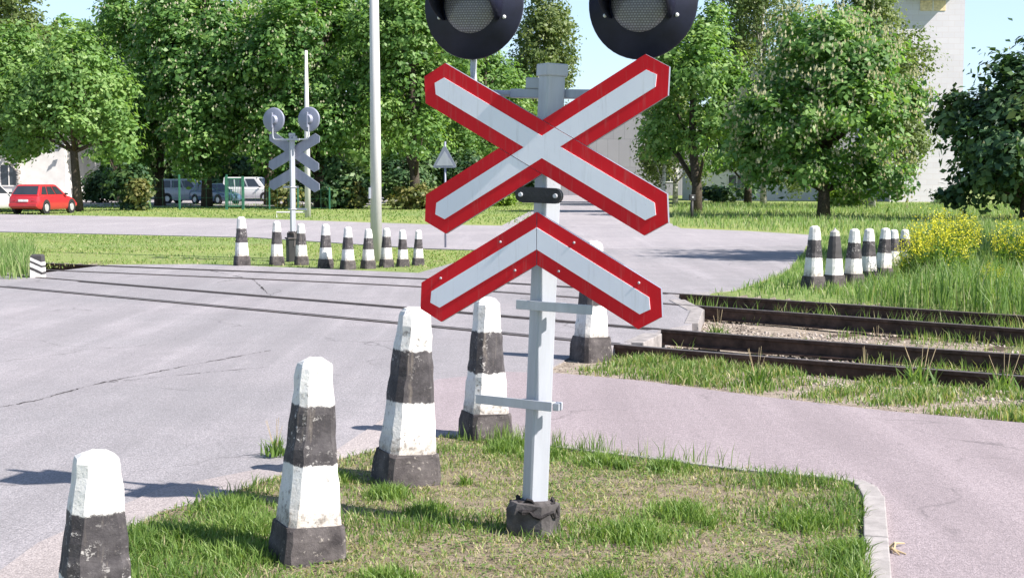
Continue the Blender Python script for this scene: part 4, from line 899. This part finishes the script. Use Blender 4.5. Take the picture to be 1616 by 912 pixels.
tree('maple', 0, 1180, 100, 120, 160, 'green tree with a thin trunk behind the meadow chestnut, near the white wall')
tree('tall_maple', 1, 560, 112, -30, 260, 'tall tree far behind the white mast')
tree('maple', 0, 690, 118, 20, 260, 'broad tree far behind the white lamp pole')
tree('tall_maple', 1, 90, 125, 30, 240, 'tree far behind the maples by the red hatchback')
tree('maple', 0, 330, 128, -10, 300, 'tree far behind the fence and the parked cars')
tree('birch', 0, 0, 0, 0, 0, 'tall tree just outside the right edge whose twigs hang into the top right corner', loc=(12.55, 26.2, 0), dims=(6.8, 9.2), rz=1.0)
for kind, px, Y, top, w_, lab in [('shrub', 205, 76, 252, 62, 'dark green shrub right of the red hatchback'), ('yellow_shrub', 222, 75, 282, 26, 'yellowish shrub growing against the dark shrub near the fence'),
        ('shrub', 545, 80, 245, 90, 'tall dark shrub left of the white lamp pole'), ('yellow_shrub', 566, 79, 286, 20, 'narrow tawny shrub beside the lamp pole'), ('yellow_shrub', 446, 78, 292, 52, 'low yellowish shrub behind the far crossing signal'),
        ('shrub', 500, 90, 255, 110, 'dark shrub behind the white mast'), ('shrub', 640, 90, 240, 120, 'dark shrub right behind the white lamp pole'), ('yellow_shrub', 652, 78, 294, 92, 'long yellowish shrub right of the white lamp pole'),
        ('shrub', 735, 92, 236, 100, 'dark shrub behind the triangular sign'), ('bright_shrub', 1340, 84, 300, 92, 'bright green shrub behind the meadow chestnut'), ('shrub', 1150, 104, 296, 100, 'dark shrub behind the slim maple'), ('shrub', 160, 100, 262, 60, 'dark shrub beside the white house'),
        ('shrub', 1492, 92, 304, 44, 'low dark shrub at the foot of the brick tower block'), ('shrub', 820, 110, 250, 90, 'dark shrub seen under the left arm of the crossbuck'), ('bright_shrub', 788, 88, 306, 60, 'low bright shrub under the left arm of the crossbuck'),
        ('shrub', 420, 120, 240, 160, 'dark shrub behind the white van'), ('shrub', 300, 122, 240, 170, 'dark shrub behind the silver car')]:
    tree(kind, 0, px, Y, top, w_, lab, 'shrubs under the trees', 'shrub')
# distant wood that reads as one mass
r = np.random.default_rng(77); n = 26000; X = r.uniform(-75, 4, n); Yw = r.uniform(150, 170, n); topz = 12 + 2.5 * np.sin(X * .35) + 1.5 * np.sin(X * 1.1 + 1); Z = r.uniform(0, 1, n) ** .8 * topz
P = np.stack([X, Yw, Z], 1); u = r.normal(0, 1, (n, 3)); u /= np.linalg.norm(u, axis=1)[:, None]; v = np.cross(u, r.normal(0, 1, (n, 3))); v /= np.linalg.norm(v, axis=1)[:, None]; s = r.uniform(.4, .8, (n, 1))
V = np.stack([P - u * s, P + v * s * .6, P + u * s, P - v * s * .6], 1).reshape(-1, 3)
o = np_mesh('distant_wood', V, np.arange(n * 4), 4, M['leaf_maple'], None, np.repeat(r.uniform(0, 1, n), 4)); o['kind'] = 'stuff'

# ------------------------------------------------------------------ yellow flowering plants and weeds
def make_flower(seed, n_st=85, hgt=.95, rad=.52):
    root = empty('yellow_flower_plant'); r = np.random.default_rng(seed); ang = r.uniform(0, 6.28, n_st); q = rad * np.sqrt(r.uniform(0, 1, n_st)); hs = hgt * r.uniform(.6, 1.1, n_st)
    bm = bmesh.new(); fl = []; lv = []
    for a, k, h_ in zip(ang, q, hs * (1 - .35 * (q / rad) ** 2)):
        b = Vector((math.cos(a) * k * .45, math.sin(a) * k * .45, -.02)); tip = Vector((math.cos(a) * k, math.sin(a) * k, h_)); tube(bm, [b, b.lerp(tip, .6) + Vector((0, 0, .04)), tip], [.006, .005, .003], 4, False)
        for _ in range(int(r.integers(8, 30))): fl.append(np.array(tip) + r.normal(0, 1, 3) * (.04, .04, .07))
        for _ in range(9): lv.append(np.array(b.lerp(tip, r.uniform(.1, .85))) + r.normal(0, .03, 3))
    obj('stems', bm, M['tall_grass'], root)
    for name, pts, s, m in (('flowers', fl, .013, M['yellow']), ('leaves', lv, .05, M['leaf_bright'])):
        P = np.array(pts); n = len(P); u = r.normal(0, 1, (n, 3)); u /= np.linalg.norm(u, axis=1)[:, None]; v = np.cross(u, r.normal(0, 1, (n, 3))); v /= np.linalg.norm(v, axis=1)[:, None]; w = .9 if name == 'flowers' else .35
        V = np.stack([P - u * s, P + v * s * w, P + u * s, P - v * s * w], 1).reshape(-1, 3); np_mesh(name, V, np.arange(n * 4), 4, m, root, np.repeat(r.uniform(0, 1, n), 4))
    return root
fp = [make_flower(5), make_flower(6)]; used_f = [0, 0]
for k, (px, py, sc, lab) in enumerate([(1478, 448, 1.0, 'broad yellow flowering plant nearest the small bollard'), (1498, 430, 1.1, 'tall yellow flowering plant behind the broad one'), (1448, 444, .75, 'small yellow flowering plant between the bollards and the broad plant'),
        (1608, 436, 1.0, 'yellow flowering plant cut by the right edge of the frame'), (1562, 466, .42, 'low yellow flowering plant in the tall grass right of the broad plant'), (1520, 395, .8, 'yellow flowering plant farthest back, against the meadow')]):
    i = k % 2; o = fp[i] if not used_f[i] else copy_tree(fp[i]); used_f[i] = 1; o.location = gp(px, py); o.location.z = -.01; o.scale = (sc, sc, sc * random.uniform(.9, 1.05)); o.rotation_euler = (0, 0, random.uniform(0, 6))
    tag(o, lab, 'flower plant', 'yellow flowers on the right verge')
def make_weed(seed):
    root = empty('weed_plant'); r = np.random.default_rng(seed); n = 70; P = r.normal(0, .05, (n, 2)); blades('leaves', P, 0.0, r.uniform(.06, .26, n), .022, M['grass'], 0.9, r.uniform(.15, .66, n), None, root)
    bm = bmesh.new()
    for _ in range(5):
        a = r.uniform(0, 6.28); q = r.uniform(.03, .12); tube(bm, [(0, 0, -.02), (q * .5 * math.cos(a), q * .5 * math.sin(a), .2), (q * math.cos(a), q * math.sin(a), r.uniform(.25, .42))], [.004, .003, .002], 4, False)
    obj('stems', bm, M['straw'], root); return root
wd = [make_weed(3), make_weed(4)]; uw = [0, 0]
for k, (px, py, sc, lab) in enumerate([(1133, 512, .9, 'weed tuft growing where the crossing surface ends between the tracks'), (1272, 530, .7, 'broad low weed on the sandy ground between the two tracks'), (1385, 540, .85, 'weed with thin stalks between the tracks, right of the broad low one'),
        (1452, 592, 1.3, 'tall weed growing against the nearest rail'), (1366, 572, .8, 'weed standing between the two nearest rails'), (1585, 600, 1.1, 'brownish weed by the nearest rail at the right edge'), (1195, 608, .8, 'weed on the verge halfway along the footpath edge'), (985, 745, .34, 'broad-leaved weed on the bare soil right of the signal post'), (735, 770, .30, 'small weed on the worn grass left of the signal foot'), (1120, 838, .32, 'weed on the worn soil patch near the broad kerb'), (435, 722, .55, 'small weed growing at the road edge beside the second near bollard')]):
    i = k % 2; o = wd[i] if not uw[i] else copy_tree(wd[i]); uw[i] = 1; o.location = gp(px, py); zz = float(height(np.array([[o.location.x, o.location.y]]))[0]); o.location.z = zz if py < 620 else .014; o.scale = (sc,) * 3; o.rotation_euler = (0, 0, random.uniform(0, 6)); tag(o, lab, 'weed', 'weeds by the tracks')
# broken dry stalk on the path
o = empty('dry_stalk', gp(1405, 872)); bm = bmesh.new()
for a in ([(-.01, .02, .012), (.03, .05, .03), (.085, .085, .02)], [(0, .03, .012), (.01, -.02, .02), (.05, -.06, .012)], [(-.02, .0, .012), (.0, -.03, .03), (.02, -.07, .012)], [(.03, .05, .03), (.02, .0, .04), (.0, -.05, .014)]): tube(bm, a, [.004, .006, .003], 5)
obj('stalk', bm, M['straw'], o); tag(o, 'broken dry stalk lying on the footpath beside the broad kerb', 'stalk')

# ------------------------------------------------------------------ green fence and gate
fy_ = 77.0
def fpt(px): p = at(px, 300, fy_); return p.x
o = empty('mesh_fence', (fpt(205), fy_, 0)); X0 = fpt(205)
for px in (206, 283, 358): 
    bm = bmesh.new(); box(bm, (fpt(px) - X0, 0, .95), (.10, .10, 1.95), 0, .01); obj('post', bm, M['fence_green'], o)
bm = bmesh.new()
for z in np.arange(.15, 1.7, .5): tube(bm, [(0, 0, z), (fpt(358) - X0, 0, z)], .0035, 4)
for x in np.arange(0, fpt(358) - X0, .6): tube(bm, [(x, 0, .1), (x, 0, 1.7)], .003, 4)
obj('mesh_panel', bm, M['fence_green'], o); tag(o, 'green wire mesh fence on posts between the street and the parked cars', 'fence')
o = empty('metal_gate', (fpt(358), fy_ - .15, 0)); W_g = fpt(384) - fpt(358)
for x in (0, W_g):
    bm = bmesh.new(); box(bm, (x, 0, .9), (.14, .14, 1.85), 0, .012); obj('post', bm, M['fence_green'], o)
bm = bmesh.new()
for z in (.2, 1.7): box(bm, (W_g / 2, 0, z), (W_g - .15, .05, .07))
for x in np.linspace(.12, W_g - .12, 8): box(bm, (x, 0, .95), (.025, .025, 1.45))
obj('gate_leaf', bm, M['fence_green'], o); tag(o, 'green metal gate with upright bars in front of the white van', 'gate')
o = empty('mesh_fence', (fpt(386), fy_, 0)); X0 = fpt(386)
for px in (425, 470, 520):
    bm = bmesh.new(); box(bm, (fpt(px) - X0, 0, .6), (.08, .08, 1.25), 0, .01); obj('post', bm, M['fence_green'], o)
bm = bmesh.new()
for z in np.arange(.1, 1.2, .5): tube(bm, [(0, 0, z), (fpt(520) - X0, 0, z)], .006, 4)
for x in np.arange(0, fpt(520) - X0, .6): tube(bm, [(x, 0, .1), (x, 0, 1.15)], .005, 4)
obj('mesh_panel', bm, M['fence_green'], o); tag(o, 'lower green wire fence right of the gate, behind the far signal', 'fence')

# ------------------------------------------------------------------ buildings
def building(name, X0, X1, Y0, depth, H, wall, label, wins=(), roof='flat', base=None):
    o = empty(name, ((X0 + X1) / 2, Y0 + depth / 2, 0)); W = X1 - X0; bm = bmesh.new(); box(bm, (0, 0, H / 2 - .1), (W, depth, H + .2)); wl = obj('wall', bm, wall, o)
    bm = bmesh.new()
    if roof == 'flat': box(bm, (0, 0, H + .13), (W + .5, depth + .5, .24))
    else: loft(bm, [[Vector((x, -depth / 2 - .4, H)), Vector((x, depth / 2 + .4, H)), Vector((x, 0, H + depth * .3))] for x in (-W / 2 - .3, W / 2 + .3)])
    obj('roof', bm, M['roof'], o)
    for cx, cz, ww, wh in wins:
        x = cx - (X0 + X1) / 2; y = -depth / 2
        bm = bmesh.new()
        for dx, dz, sx, sz in ((0, wh / 2, ww + .16, .09), (0, -wh / 2, ww + .16, .09), (-ww / 2, 0, .09, wh - .09), (ww / 2, 0, .09, wh - .09), (0, 0, .06, wh - .09)): box(bm, (x + dx, y - .03, cz + dz), (sx, .10, sz))
        f_ = obj('window', bm, M['render'], o); bm = bmesh.new(); box(bm, (x, y - .012, cz), (ww - .08, .03, wh - .08)); obj('pane', bm, M['glass'], f_)
    return tag(o, label, 'building')
building('white_house', -52, -33.2, 104, 9, 4.6, M['render'], 'low white house behind the maples and the red hatchback', [(-45, 1.9, 1.5, 1.5), (-41, 1.9, 1.5, 1.5), (-49, 1.9, 1.5, 1.5), (-37.4, 2.0, 1.3, 1.6)], 'gable')
building('panel_building', 4.5, 40, 150, 12, 9.2, M['grey_panel'], 'long grey panelled building behind the birches, right of the crossbuck', [(x, z, 1.6, 1.5) for x in (17, 22, 27, 32) for z in (2.2, 5.2)])
building('low_building', 14.5, 31, 112, 7, 2.6, M['render'], 'low white building seen between trunks under the meadow chestnut', [(18, 1.5, 1.4, 1.1), (23, 1.5, 1.4, 1.1)])
tw = building('tower_block', 28.4, 33.7, 105, 11, 21, M['white_brick'], 'pale brick tower block rising behind the birch on the right', [(29.6, z, 1.5, 1.5) for z in (3, 6.5, 10)])
lx = 31.0 - (28.4 + 33.7) / 2
bm = bmesh.new(); box(bm, (lx, -5.5 - .55, 15.35), (3.6, 1.1, .3)); box(bm, (lx, -5.5 - .55, 15.6), (3.8, 1.2, .2)); obj('canopy', bm, M['roof'], tw)
bm = bmesh.new(); box(bm, (lx + .3, -5.5 - .025, 14.55), (1.9, .05, .75)); wf = obj('window', bm, M['warm'], tw); bm = bmesh.new(); box(bm, (lx + .3, -5.56, 14.55), (.08, .02, .75)); obj('mullion', bm, M['render'], wf)
